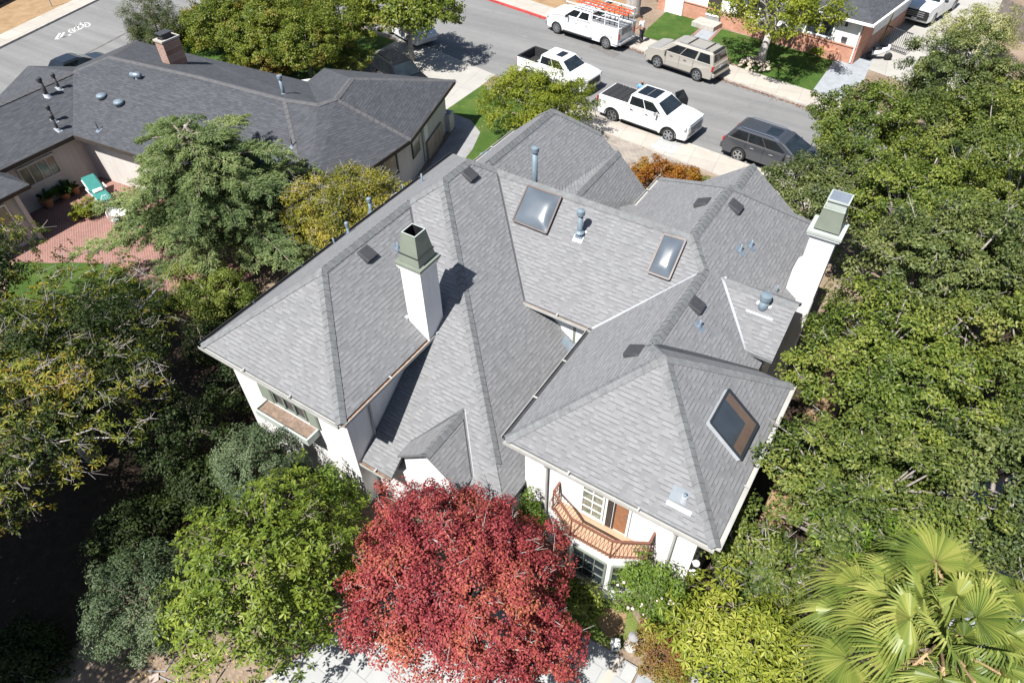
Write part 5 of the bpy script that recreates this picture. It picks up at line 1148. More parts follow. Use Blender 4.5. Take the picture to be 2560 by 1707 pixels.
gl=thing('garden_globe','white ceramic garden globe with yellow flashes beneath the glossy tree','ornament',at(868,1575,.4)); q=at(868,1575,.4); gl.location=(q.x,q.y,0); M['globe']=simple('patterned_ceramic',(.5,.5,.42),.25,0,.9,6); part(gl,'globe','globe',lambda k:k.ball((0,0,.5),.24,18),smooth=True); part(gl,'stand','black',lambda k:k.lathe((0,0,0),[(.2,0),(.06,.08),(.06,.26),(.12,.3)],14))
M['flag']=simple('pink_flagstone',(.42,.33,.28),.9,0,.2,2)
for nm,pts in (('a',((482,1633),(497,1628),(526,1635),(524,1644),(508,1660),(482,1648))),('b',((372,1690),(398,1682),(398,1700),(380,1712))),('c',((340,1655),(356,1640),(362,1655),(348,1668)))):
    q=[at(u,v) for u,v in pts]; k=MB(); k.prism([(p.x,p.y) for p in q],0,.05); o=k.build('stepping_stone',M['flag'])
    tag(o,{'a':'largest pinkish stepping stone on the bare earth, at the right','b':'pinkish stepping stone at the bottom edge, left of the large one','c':'small pinkish stepping stone just under the grey-green bush'}[nm],'stepping stone','stepping stones on bare earth')
hs=thing('garden_hose','dark grey hose lying across the bare earth','hose',at(430,1650)); k=MB(); k.tube([at(u,v)+V((0,0,.02)) for u,v in((463,1612),(440,1640),(424,1662),(415,1678),(370,1676),(400,1690),(440,1708))],.02,6); k.build('hose',M['greywalk'],hs)
rp=thing('rock_border','ring of pale rocks round the foot of the street tree','rocks',at(1880,170)); M['rock']=simple('pale_rock',(.46,.39,.30),.9,0,.35,3); c=at(1885,168); k=MB()
for i in range(90):
    a=random.uniform(0,2*PI); r=random.uniform(.25,1.05); s_=random.uniform(.07,.15); k.ball((c.x+r*math.cos(a),c.y+r*math.sin(a)*.9,.12+.45*(1-r)+random.random()*.08),s_,6,0,(random.uniform(.7,1.4),random.uniform(.7,1.3),.75))
o=k.build('rocks',M['rock'],rp); o['kind']='stuff'
# ------------------------------------------------------------------ people
M['skin']=simple('skin',(.36,.19,.13),.55,0,.05,6); M['blueshirt']=simple('blue_shirt',(.13,.34,.58),.85,0,.08,6); M['whiteshirt']=simple('white_shirt',(.6,.6,.6),.85,0,.08,6); M['darktrousers']=simple('dark_trousers',(.03,.033,.045),.85,0,.1,6); M['beard']=simple('dark_beard',(.02,.015,.012),.8,0,.2,20); M['paper']=simple('paper',(.75,.75,.75),.7,0,.02,4)
def skinmesh(name,nodes,edges,mat,parent,root=0,sub=1):
    me=bpy.data.meshes.new(name); me.from_pydata([n[:3] for n in nodes],edges,[]); o=bpy.data.objects.new(name,me); link(o); o.parent=parent; me.materials.append(mat)
    s_=o.modifiers.new('skin','SKIN'); s_.use_smooth_shade=True
    for i,n in enumerate(nodes):
        d=me.skin_vertices[0].data[i]; d.radius=(n[3],n[4] if len(n)>4 else n[3]); d.use_root=(i==root)
    sb=o.modifiers.new('sub','SUBSURF'); sb.levels=sub; sb.render_levels=sub; return o
def person(label,loc,head,shirt,arms,lean=.05,hair=None,beard=False,group=None):
    """faces local +x"""
    t=thing('person',label,'person',loc,head,group)
    nodes=[(0,0,.95,.15,.12),(0.0,0,1.15,.155,.115),(lean,0,1.36,.165,.11),(lean*1.2,0,1.46,.07),(lean*1.5+.01,0,1.54,.055),(lean*1.8+.02,0,1.62,.085,.075),(lean*1.8+.015,0,1.71,.082,.07)]
    edges=[(0,1),(1,2),(2,3),(3,4),(4,5),(5,6)]; sh=[];tr=[]
    for s_ in(-1,1):
        i=len(nodes); el,wr=arms[0 if s_<0 else 1]
        nodes+=[(lean,s_*.20,1.40,.06),(el[0],s_*el[1],el[2],.045),(wr[0],s_*wr[1],wr[2],.032),(wr[0]+(wr[0]-el[0])*.35,s_*(wr[1]+(wr[1]-el[1])*.3),wr[2]+(wr[2]-el[2])*.3,.035,.02)]
        edges+=[(2,i),(i,i+1),(i+1,i+2),(i+2,i+3)]
        j=len(nodes); nodes+=[(0,s_*.10,.88,.095),(.03,s_*.12,.5,.065),(0,s_*.13,.1,.045),(.14,s_*.14,.04,.04)]; edges+=[(0,j),(j,j+1),(j+1,j+2),(j+2,j+3)]
    b=skinmesh('body',nodes,edges,M['skin'],t)
    for s_ in(-1,1):        # fingers and thumb
        el,wr=arms[0 if s_<0 else 1]; h_=V((wr[0]+(wr[0]-el[0])*.35,s_*(wr[1]+(wr[1]-el[1])*.3),wr[2]+(wr[2]-el[2])*.3)); d=(h_-V((wr[0],s_*wr[1],wr[2]))).normalized(); sd=d.cross(V((0,0,1))); sd=sd.normalized() if sd.length>.1 else V((1,0,0))
        k=MB()
        for f in range(4): q=h_+sd*(f-1.5)*.02; l=(.07,.08,.075,.06)[f]; k.tube([q,q+d*l*.55,q+d*l*.9-V((0,0,.02))],[.009,.008,.006],6)
        q=h_-sd*.035*s_; k.tube([q-d*.04,q-sd*.02*s_,q-sd*.025*s_+d*.03],[.011,.009,.007],6); k.build('fingers',M['skin'],b,True,world=False)
    sn=[(0,0,.90,.165,.135),(0,0,1.15,.17,.13),(lean,0,1.36,.18,.125),(lean*1.15,0,1.45,.095)]; se=[(0,1),(1,2),(2,3)]
    for s_ in(-1,1):
        el=arms[0 if s_<0 else 1][0]; i=len(sn); sn+=[(lean,s_*.20,1.40,.078),(lean*.3+el[0]*.7,s_*(.2*.3+el[1]*.7),1.40*.3+el[2]*.7,.066)]; se+=[(2,i),(i,i+1)]
    skinmesh('shirt',sn,se,M[shirt],t)
    tn=[(0,0,.93,.155,.13)]; te=[]
    for s_ in(-1,1): i=len(tn); tn+=[(0,s_*.10,.86,.11),(.03,s_*.12,.5,.082),(0,s_*.13,.14,.07)]; te+=[(0,i),(i,i+1),(i+1,i+2)]
    skinmesh('trousers',tn,te,M['darktrousers'],t)
    for s_ in(-1,1): part(t,'shoe','black',lambda k:k.tube([(-.08,s_*.13,.05),(.06,s_*.135,.05),(.2,s_*.14,.035)],[.05,.055,.035],8),smooth=True)
    hx=lean*1.8+.02
    k=MB(); k.ball((hx+.093,0,1.645),.022,8); 
    for s_ in(-1,1): k.ball((hx,s_*.088,1.65),.024,8,0,(.5,.4,1))
    k.build('face',M['skin'],b,True,world=False); k=MB()
    for s_ in(-1,1): k.ball((hx+.078,s_*.032,1.675),.012,8)
    k.bx(hx+.072,hx+.082,-.025,.025,1.592,1.602); k.build('eyes_and_mouth',M['black'],b,world=False)
    if hair: k=MB(); k.ball((hx-.02,0,1.70),.10,12,0,(1,.88,.8)); k.build('hair',M[hair],t,True,world=False)
    if beard: k=MB(); k.ball((hx+.045,0,1.585),.062,10,0,(.7,1,.7)); k.build('beard',M['beard'],t,True,world=False)
    return t
q=at(1608,203,1.66); mp=person('bald man in a blue shirt holding papers behind the white pickup',(q.x,q.y,.01),-PI/2+.1,'blueshirt',[((.12,.30,1.12),(.34,.14,1.10)),((.12,.30,1.12),(.34,.14,1.10))],.06,None,True)
pp_=thing('paper','white sheet of paper held by the man in blue','paper',(q.x,q.y,1.08),-PI/2+.1); part(pp_,'sheet','paper',lambda k:k.box((.42,0,.06),(.24,.34,.006)))
q=at(1597,112); person('person in white shirt and dark trousers at the tail of the service truck',(q.x+.1,q.y+.1,.1),PI-.2,'whiteshirt',[((.18,.27,1.15),(.42,.2,1.2)),((.10,.29,1.12),(.28,.22,.98))],.10,'beard',False)
# ------------------------------------------------------------------ plants: real leaves on real limbs
def nrm(a): return a/np.maximum(np.linalg.norm(a,axis=1,keepdims=True),1e-9)
def leafmesh(name,B,D,Nn,L,W,mat,parent,wmid=.5,droop=0.0,fold=.18,world=True):
    """one kite-shaped, folded leaf per row: base B, direction D, face normal Nn"""
    n=len(B); D=nrm(D); S=nrm(np.cross(D,Nn)); U=np.cross(S,D)
    L=np.broadcast_to(np.asarray(L,float),(n,))[:,None]; W=np.broadcast_to(np.asarray(W,float),(n,))[:,None]
    mid=B+D*L*wmid+U*(-W*fold); e=B+D*L-U*L*droop+np.array([0,0,-1.0])*L*droop*.5
    v=np.empty((n,4,3)); v[:,0]=B; v[:,1]=mid+S*W*.5+U*W*fold*2; v[:,2]=e; v[:,3]=mid-S*W*.5+U*W*fold*2
    b=base(parent); v=v.reshape(-1,3)-np.array([b.x,b.y,b.z])*(1 if world else 0)
    me=bpy.data.meshes.new(name); me.vertices.add(4*n); me.vertices.foreach_set('co',v.astype(np.float32).ravel())
    i=np.arange(n)[:,None]*4; f=np.concatenate([i,i+1,i+2,i,i+2,i+3],1).astype(np.int32).ravel()
    me.loops.add(6*n); me.loops.foreach_set('vertex_index',f); me.polygons.add(2*n)
    me.polygons.foreach_set('loop_start',(np.arange(2*n)*3).astype(np.int32)); me.polygons.foreach_set('loop_total',np.full(2*n,3,np.int32))
    me.materials.append(mat); me.update(calc_edges=True)
    o=bpy.data.objects.new(name,me); link(o); o.parent=parent; return o
def sph(n,rng,zmin=-1):
    z=rng.uniform(zmin,1,n); a=rng.uniform(0,2*PI,n); r=np.sqrt(1-z*z); return np.stack([r*np.cos(a),r*np.sin(a),z],1)
def clumps(c,rad,n,rng,shell=.55,zmin=-.45,lump=.22):
    """clump centres through the outer part of an uneven crown"""
    d=sph(n,rng,zmin); ph=rng.uniform(0,6.28,6)
    l=1+lump*(np.sin(2.1*np.arctan2(d[:,1],d[:,0])+ph[0])*.6+np.sin(3.7*np.arctan2(d[:,1],d[:,0])+ph[1])*.5+np.sin(4*d[:,2]+ph[2])*.5)
    r=(rng.uniform(shell**2,1,n)**.5)*l
    return np.asarray(c)+d*r[:,None]*np.asarray(rad), d
def clump_leaves(C,Dc,rc,per,rng,flat=.65,up=.55):
    n=len(C); q=sph(n*per,rng); rr=rng.uniform(.15,1,n*per)**.45
    R=np.repeat(rc,per)[:,None]; off=q*rr[:,None]*R*np.array([1,1,flat]); P=np.repeat(C,per,0)+off
    nn=nrm(q*.55+np.repeat(Dc,per,0)*.45+np.array([0,0,up])+rng.normal(0,.38,(n*per,3)))
    d=nrm(np.cross(nn,rng.normal(0,1,(n*per,3)))+q*.35); return P,d,nn
def limbs(name,basep,ctr,C,mat,parent,rng,r0=.16,nl=14,forks=10,tw=0,twl=.5,twr=.008,twmat=None,lean=None,twname='twigs'):
    k=MB(); b=Vector(basep); c=Vector(ctr); top=b+(c-b)*.55
    k.tube([b,b+(top-b)*.5+Vector((rng.normal(0,.05),rng.normal(0,.05),0)),top],[r0*1.25,r0,r0*.85],10)
    idx=rng.choice(len(C),min(len(C),nl+forks*3),replace=False); mids=[]
    for i in idx[:nl]:
        e=Vector(C[i]); m=top+(e-top)*.5+Vector((rng.normal(0,.12),rng.normal(0,.12),rng.uniform(.0,.25)))
        k.tube([top-Vector((0,0,.1)),top+(m-top)*.55,m,e],[r0*.55,r0*.4,r0*.27,r0*.1],6); mids.append((m,e))
    for i in idx[nl:]:
        e=Vector(C[i]); m,_=min(mids,key=lambda q:(q[0]-e).length); g=m+(e-m)*.5+Vector((0,0,.08))
        k.tube([m,g,e],[r0*.22,r0*.15,r0*.05],5)
    o=k.build(name,mat,parent,True)
    if tw:
        k=MB(); ii=rng.choice(len(C),tw)
        for i in ii:
            p=Vector(C[i]); d=(p-c).normalized()+Vector(rng.normal(0,.55,3)); d.z=d.z*.6+.1; d.normalize(); l=twl*rng.uniform(.5,1.3)
            p=p-d*l*.35; a=p+d*l*.5+Vector(rng.normal(0,.06,3)); e=a+d*l*.5+Vector(rng.normal(0,.12,3)); k.tube([p,a,e],[twr*1.5,twr,twr*.5],4,0,False)
            for _ in range(2): f=a+(d+Vector(rng.normal(0,.7,3))).normalized()*l*.45; k.tube([a,f],[twr*.8,twr*.4],3,0,False)
        k.build(twname,twmat or mat,parent)['kind']='stuff'
    return o
def bushtree(name,label,cat,basep,ctr,rad,ncl,rc,per,L,W,mat,seed,shell=.5,zmin=-.4,flat=.65,up=.55,bark='bark',r0=.12,nl=12,forks=8,tw=0,twl=.5,twr=.008,twmat=None,lump=.22,group=None,wmid=.5,droop=.05):
    rng=np.random.default_rng(seed); t=thing(name,label,cat,basep,0,group)
    C,D=clumps(ctr,rad,ncl,rng,shell,zmin,lump); rcs=rng.uniform(.6,1.3,ncl)*rc
    P,d,nn=clump_leaves(C,D,rcs,per,rng,flat,up)
    if basep[2]<ctr[2]: keep=P[:,2]>.05; P,d,nn=P[keep],d[keep],nn[keep]
    s=rng.uniform(.7,1.3,len(P)); leafmesh('crown' if cat=='tree' else 'foliage',P-d*(L*s/2)[:,None],d,nn,L*s,W*s,mat,t,wmid,droop)
    limbs('trunk' if cat=='tree' else 'stems',basep,ctr,C,M[bark],t,rng,r0,nl,forks,tw,twl,twr,twmat); return t
def whorltree(name,label,cat,basep,ctr,rad,ncl,k,L,W,mat,seed,elev=(.1,.6),shell=.55,zmin=-.35,bark='bark',r0=.13,tw=0,twl=.6,twr=.01,twmat=None,lump=.22,groupsz=1,gr=.3,fill=None,wmid=.6,droop=.12,nl=14):
    """leaves in rosettes at the shoot ends"""
    rng=np.random.default_rng(seed); t=thing(name,label,cat,basep,0)
    C0,D0=clumps(ctr,rad,ncl,rng,shell,zmin,lump)
    C=np.repeat(C0,groupsz,0)+rng.normal(0,gr,(ncl*groupsz,3))*np.array([1,1,.7])*(1 if groupsz>1 else 0); D=np.repeat(D0,groupsz,0)
    ax=nrm(D*.7+np.array([0,0,.75])+rng.normal(0,.3,D.shape)); n=len(C)
    t1=nrm(np.cross(ax,rng.normal(0,1,(n,3)))); t2=np.cross(ax,t1)
    a=(np.arange(k)[None,:]*2*PI/k+rng.normal(0,.25,(n,k)))[:,:,None]; el=rng.uniform(elev[0],elev[1],(n,k))[:,:,None]
    rad_=np.cos(a)*t1[:,None,:]+np.sin(a)*t2[:,None,:]; dd=(np.cos(el)*rad_+np.sin(el)*ax[:,None,:]).reshape(-1,3); nn=(-np.sin(el)*rad_+np.cos(el)*ax[:,None,:]).reshape(-1,3)
    Bp=np.repeat(C,k,0); s=rng.uniform(.65,1.2,len(Bp)); leafmesh('crown' if cat=='tree' else 'foliage',Bp+dd*.01,dd,nrm(nn),L*s,W*s,mat,t,wmid,droop)
    if fill:
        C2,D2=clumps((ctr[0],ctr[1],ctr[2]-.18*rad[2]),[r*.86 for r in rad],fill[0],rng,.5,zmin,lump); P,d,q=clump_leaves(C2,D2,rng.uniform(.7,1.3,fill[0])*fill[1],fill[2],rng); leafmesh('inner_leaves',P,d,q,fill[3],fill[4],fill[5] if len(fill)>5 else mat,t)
    limbs('trunk' if cat=='tree' else 'stems',basep,ctr,C0,M[bark],t,rng,r0,nl,10,tw,twl,twr,twmat); return t
F={}
F['oak']=foliage('live_oak_leaves',[(.030,.052,.012),(.064,.095,.020),(.112,.150,.029),(.170,.205,.042),(.26,.265,.07)],.25,.42,.55,.5,.02)
F['oak2']=foliage('live_oak_leaves_grey',[(.028,.048,.016),(.062,.090,.027),(.110,.142,.040),(.165,.192,.058),(.25,.26,.095)],.25,.42,.55,.5,.02)
F['oak3']=foliage('live_oak_leaves_fresh',[(.03,.056,.010),(.072,.110,.019),(.125,.170,.029),(.195,.232,.04),(.28,.29,.07)],.25,.42,.55,.5,.02)
F['bright']=foliage('bright_loquat_leaves',[(.05,.10,.015),(.10,.19,.02),(.20,.28,.03),(.30,.34,.05)],.35,.35,.6)
F['cedar']=foliage('cedar_needles',[(.06,.095,.042),(.135,.19,.08),(.235,.295,.12),(.35,.40,.18)],.28,.6,.3,.4)
F['yellow']=foliage('olive_yellow_leaves',[(.07,.09,.016),(.16,.17,.026),(.29,.26,.04),(.42,.34,.07)],.3,.5,.4,.6)
F['spring']=foliage('yellow_green_leaves',[(.07,.11,.015),(.16,.20,.022),(.27,.30,.035),(.38,.38,.06)],.4,.5,.4,.5)
F['bush']=foliage('mid_green_leaves',[(.06,.09,.018),(.13,.175,.03),(.22,.26,.05),(.31,.32,.09)],.3,.45,.5,.7)
F['orange']=foliage('orange_maple_leaves',[(.16,.055,.02),(.30,.12,.02),(.40,.20,.03),(.30,.24,.04)],.4,.5,.35,.7)
F['maple']=foliage('red_maple_leaves',[(.13,.017,.024),(.25,.04,.048),(.34,.07,.068),(.37,.10,.066),(.41,.165,.08)],.22,.45,.4,.62,.02)
F['magnolia']=foliage('glossy_green_leaves',[(.045,.075,.012),(.095,.14,.018),(.165,.215,.026),(.25,.295,.05)],.25,.38,.5,.6)
F['olive']=foliage('grey_green_leaves',[(.04,.065,.032),(.075,.11,.05),(.125,.165,.08),(.20,.235,.14)],.18,.45,.5,.6)
F['buckeye']=foliage('turning_leaves',[(.04,.065,.016),(.10,.14,.026),(.20,.225,.034),(.34,.30,.04),(.42,.26,.045)],.32,.45,.45,.5,.03)
F['lime']=foliage('lime_green_leaves',[(.08,.11,.015),(.17,.21,.025),(.29,.32,.045),(.42,.42,.09)],.3,.38,.5,.6)
F['dark']=foliage('shade_darkened_leaves',[(.018,.03,.010),(.035,.055,.015),(.06,.085,.02)],.2,.5,.4)  # shade painted into the leaf colour, for shaded shrubs and crown interiors
F['willow']=foliage('feathery_leaves',[(.04,.06,.022),(.075,.10,.03),(.13,.15,.045)],.25,.5,.4)
F['pear']=foliage('pear_leaves',[(.05,.075,.012),(.10,.14,.018),(.17,.21,.028),(.25,.25,.045),(.28,.16,.06)],.3,.4,.5,.4)
F['barberry']=foliage('reddish_shrub_leaves',[(.14,.05,.035),(.22,.12,.035),(.24,.20,.045),(.30,.26,.07)],.3,.5,.4,1.3)
F['rose']=foliage('rose_leaves',[(.07,.12,.02),(.15,.23,.035),(.25,.33,.06)],.35,.4,.5)
F['oleander']=foliage('pale_shrub_leaves',[(.12,.15,.04),(.25,.27,.08),(.42,.42,.20),(.6,.58,.42)],.35,.5,.4)

# the oaks along the right-hand side
OAK=[((2.3,12.1,0),(2.2,12.1,4.5),(2.5,2.4,1.8),'live oak nearest the palm, its crown spilling towards the roof edge'),
 ((5.6,14.2,0),(5.6,14.2,4.6),(3.0,2.8,2.0),'live oak at the right edge just above the palm'),
 ((2.3,16.4,0),(2.1,16.4,5.1),(2.7,2.7,2.1),'live oak beside the slanted skylight roof'),
 ((6.4,19.0,0),(6.4,19.0,5.6),(3.3,3.1,2.2),'live oak at the right edge below the blue car'),
 ((2.3,20.8,0),(2.3,20.8,5.9),(2.8,2.7,2.2),'live oak leaning over the east chimney'),
 ((1.2,25.2,0),(1.2,25.2,5.2),(2.8,2.8,2.1),'live oak behind the east chimney'),
 ((5.0,26.2,0),(5.0,26.2,5.5),(2.9,2.8,2.2),'live oak left of the blue car'),
 ((-2.3,26.2,0),(-2.3,26.2,3.9),(2.2,2.1,1.8),'small live oak crowding the north gable roof'),
 ((-2.0,31.2,0),(-2.0,31.2,4.2),(2.7,2.6,2.0),'live oak overhanging the graphite suv'),
 ((2.6,31.0,0),(2.6,31.0,5.0),(3.2,3.0,2.3),'live oak in the middle of the upper right grove'),
 ((0.5,37.2,0),(0.5,37.2,4.4),(3.0,2.8,2.3),'live oak beside the far street, leftmost of the top row'),
 ((5.5,36.2,0),(5.5,36.2,4.8),(3.3,3.0,2.4),'live oak of the top row, next to the grey board fence'),
 ((0.8,10.4,0),(0.75,10.3,2.7),(1.5,1.3,1.4),'low grey-green oak sapling between the roof corner and the lime tree'),
 ((10.2,31.5,0),(10.2,31.5,5.0),(3.4,3.2,2.4),'live oak at the right edge above the blue car'),
 ((9.8,24.0,0),(9.8,24.0,5.2),(3.0,3.0,2.3),'live oak cut by the right edge level with the blue car')]
M['oakbark']=simple('grey_oak_bark',(.25,.22,.195),.95,0,.35,8,.8,25)
for i,(b,c,r,lab) in enumerate(OAK):
    vis=b[0]<9
    bushtree('oak_tree',lab,'tree',b,c,r,int(330*(r[0]/2.8)**2),.33,125,.105,.056,F['oak'] if i%3==0 else F['oak2'] if i%3==1 else F['oak3'],100+i,.45,-.35,.7,.55,'oakbark',.2,16,14,110 if b[1]<28 else 40,.55,.011,M['twig'],.3,'live oaks on the right')
whorltree('loquat','bright green large leaved shoots just behind the palm','tree',(3.3,10.6,0),(3.3,10.9,4.6),(1.5,1.3,1.2),190,9,.17,.05,F['bright'],31,(.0,.7),.4,-.3,'bark',.08,groupsz=3,gr=.18)
# cedar
def cedar():
    rng=np.random.default_rng(5); t=thing('cedar_tree','feathery blue-green cedar with layered drooping boughs over the brick patio','tree',(-24.2,13.8,0)); tr=V((-24.2,13.8,0)); H=6.3
    k=MB(); k.tube([tr,tr+V((.05,.0,2)),tr+V((-.1,.1,4.2)),tr+V((-.45,.15,H))],[.24,.2,.15,.09],10)
    B=[];D=[];Nn=[]
    nb=54
    for i in range(nb):
        f=i/(nb-1); z=1.3+f*4.9; az=i*2.399+rng.uniform(-.3,.3); ln=(4.6*(1-f)**.55+1.3)*rng.uniform(.5,1.15)
        if f>.9: ln*=.8
        d=np.array([math.cos(az),math.sin(az),0]); s=np.array([-d[1],d[0],0]); p0=np.array([tr.x-.45*(z/H)**2,tr.y,z]); pts=[]
        for j in range(8):
            u=j/7; pts.append(p0+d*ln*u+np.array([0,0,.55*u*(1-u)*1.6+.25*u-.5*u*u*(1-.4*f)])+s*math.sin(u*3+i)*.12)
        k.tube([Vector(q) for q in pts],[.06*(1-u/8)+.008 for u in range(8)],5)
        nt=int(ln*19)
        for m in range(nt):
            u=rng.uniform(.12,1); q=int(u*6.999); fr=u*7-q; c=pts[q]*(1-fr)+pts[min(q+1,7)]*fr
            sg=1 if m%2 else -1; tl=(.95*(1-u)**.6+.28)*rng.uniform(.45,1.35)*min(1,ln/3); td=nrm((d*.75+s*sg*.8+np.array([0,0,rng.uniform(-.22,.38)]))[None])[0]
            kk=int(tl*84); w=rng.uniform(0,1,kk)**.8; base_=c+td*(tl*w)[:,None]+np.array([0,0,-.16])*(w**2*tl)[:,None]+rng.normal(0,.035,(kk,3))+np.array([0,0,.05])
            side=np.cross(td,[0,0,1.0]); dirs=td*.8+side*rng.choice([-1,1],kk)[:,None]*rng.uniform(.2,1,kk)[:,None]+np.stack([np.zeros(kk),np.zeros(kk),rng.uniform(-.35,.35,kk)],1)
            B.append(base_);D.append(dirs);Nn.append(np.array([0,0,1.0])+rng.normal(0,.35,(kk,3)))
    k.build('trunk',M['bark'],t,True); B=np.concatenate(B);D=np.concatenate(D);Nn=np.concatenate(Nn)
    leafmesh('crown',B,D,nrm(Nn),rng.uniform(.09,.17,len(B)),rng.uniform(.022,.038,len(B)),F['cedar'],t,.5,.12)
    k=MB()
    for i in range(70):
        q=Vector(B[rng.integers(len(B))]); k.lathe(q,[(.02,0),(.035,.04),(.03,.09),(.005,.12)],6)
    M['cone']=simple('cedar_cone',(.34,.27,.17),.8,0,.2,8); o=k.build('cones',M['cone'],t); o['kind']='stuff'
    k=MB(); c=tr+V((-.45,.15,H)); k.lathe(c,[(.09,0),(.085,.1)],10); k.build('cut_top',M['barkgrey'],t)
cedar()
bushtree('bay_tree','twiggy yellow-green tree between the two houses','tree',(-18.0,16.2,0),(-18.6,16.2,2.9),(3.0,2.5,1.8),380,.38,105,.12,.038,F['yellow'],41,.5,-.25,.6,.5,'barkgrey',.13,16,14,520,.55,.011,M['twig'],.25)
bushtree('shrub','small leaved light green shrub below the cedar, right of the patio','shrub',(-22.0,10.9,0),(-22.0,10.9,1.0),(1.75,1.35,1.2),170,.3,110,.085,.045,F['bush'],42,.5,-.6)
bushtree('shrub','leggy shrub of bright yellow-green shoots by the eave corner','shrub',(-17.2,10.2,0),(-17.0,10.0,1.6),(.5,1.1,1.0),50,.22,45,.12,.05,F['spring'],43,.5,-.6)
bushtree('street_tree','yellow-green leafy tree in front of the half hidden white pickup','tree',(-18.0,30.2,0),(-18.0,30.0,2.3),(2.75,2.5,1.7),300,.40,85,.13,.055,F['spring'],44,.45,-.45,.7,.55,'bark',.12,14,12,0)
bushtree('maple_shrub','orange and yellow maple shrub beside the cobbled drive','shrub',(-9.6,28.4,0),(-9.5,28.3,1.0),(1.9,1.3,1.05),170,.30,95,.10,.06,F['orange'],45,.5,-.6)
bushtree('hedge_shrub','green clipped shrub next to the orange maple','shrub',(-7.9,29.2,0),(-7.8,29.2,.6),(1.0,.7,.65),60,.24,80,.09,.04,F['bush'],46,.5,-.6)
# trees behind the charcoal roof
bushtree('willow_bush','feathery dark green bush standing alone beside the lane','shrub',(-46.4,26.8,0),(-46.4,26.8,1.6),(2.3,2.2,1.9),150,.42,100,.20,.03,F['willow'],51,.4,-.5,.9,.8,tw=140,twl=1.0,lump=.35)
bushtree('hedge_shrub','bright yellow-green hedge bush behind the feathery bush','shrub',(-43.6,29.6,0),(-43.6,29.6,1.3),(2.4,2.2,1.5),150,.42,75,.14,.07,F['spring'],52,.5,-.5)
PE=[(at(560,60,2.3),2.6,'leafy tree behind the brick chimney'),(at(680,45,2.8),2.9,'leafy tree in the middle of the row behind the charcoal roof'),(at(760,105,2.5),2.7,'leafy tree closest to the charcoal roof'),(at(850,40,2.8),2.8,'leafy tree of the back row, next to the tree over the white car'),(at(640,115,1.7),2.2,'low leafy tree beside the brick chimney, nearest the roof edge')]
for i,(c,r,lab) in enumerate(PE):
    bushtree('pear_tree',lab,'tree',(c.x,c.y,0),tuple(c),(r,r,1.9),int(270*(r/2.7)**2),.38,120,.125,.065,F['pear'],60+i,.45,-.5,.7,.5,'bark',.14,12,10,0,group='leafy trees behind the charcoal roof')
bushtree('shrub','low reddish shrub against the charcoal eave','shrub',tuple(at(670,178,0)),tuple(at(668,168,.6)),(2.2,1.1,.75),90,.32,80,.10,.05,F['barberry'],66,.5,-.4)
bushtree('shrub','dark green shrub by the driveway hatchback','shrub',tuple(at(880,160,0)),tuple(at(880,150,.7)),(1.6,1.2,.8),80,.32,80,.11,.05,F['bush'],67,.5,-.4)
bushtree('plane_tree','broad leafy tree over the white car, casting shade on the drive','tree',(-30.6,34.6,0),(-30.3,34.4,3.4),(3.0,2.8,1.7),210,.46,70,.18,.11,F['pear'],68,.4,-.3,.7,.5,'barkgrey',.16,16,12,0)
bushtree('street_tree','sparse yellow-green street tree with grey trunk on the far lawn','tree',(-10.45,45.5,0),(-10.2,45.3,4.2),(3.9,3.6,2.3),190,.50,70,.17,.09,F['spring'],69,.45,-.45,.7,.5,'barkgrey',.24,18,16,0,lump=.3)
bushtree('oleander','pale cream and green flowering shrub at the top right','shrub',tuple(at(2440,95,0)),tuple(at(2440,80,1.6)),(2.4,2.0,1.5),140,.42,70,.16,.05,F['oleander'],70,.5,-.4)
bushtree('shrub','yellow-green clump in the far planter','shrub',tuple(at(2045,135,.3)),tuple(at(2045,130,.7)),(.5,.3,.3),20,.18,40,.1,.05,F['spring'],71)
# foreground
bushtree('maple_tree','round red and orange Japanese maple in front of the house','tree',(-5.3,5.5,0),(-5.35,5.65,3.1),(2.95,2.7,1.8),520,.33,200,.07,.046,F['maple'],81,.5,-.55,.55,.75,'bark',.13,18,16,260,.5,.008,M['barkgrey'],.2)
whorltree('magnolia_tree','glossy bright green tree with broad leaves left of the red maple','tree',(-9.9,3.2,0),(-9.95,3.3,2.9),(2.75,2.75,2.0),330,7,.155,.062,F['magnolia'],82,(-.1,.6),.45,-.5,'bark',.13,60,.6,.01,None,.25,5,.20,(150,.4,60,.12,.06),.6,.1)
bushtree('olive_shrub','rounded grey-green shrub on the bare earth, bottom left','shrub',(-13.2,1.0,0),(-13.2,1.0,1.3),(1.7,1.45,1.2),190,.27,125,.085,.032,F['olive'],83,.5,-.7,.8,.7)
bushtree('olive_shrub','silvery grey-green shrub against the left wing, under the planter box','shrub',(-13.2,5.6,0),(-13.0,5.6,1.9),(1.55,1.25,1.6),190,.27,120,.085,.032,F['olive'],84,.5,-.6,.8,.7)
bushtree('shrub','fresh green climber at the white wall corner','shrub',(-10.9,6.7,0),(-10.9,6.6,1.1),(.9,.4,1.1),60,.24,60,.1,.05,F['rose'],85,.4,-.6)
whorltree('buckeye_tree','large yellowing tree with bare grey twigs at the left edge','tree',(-19.9,3.5,0),(-19.7,2.8,4.0),(3.8,4.9,2.2),900,7,.165,.048,F['buckeye'],86,(-.25,.5),.55,-.35,'barkgrey',.22,800,.7,.008,M['twig'],.3,3,.17,(420,.5,95,.12,.055,F['dark']),.6,.15)
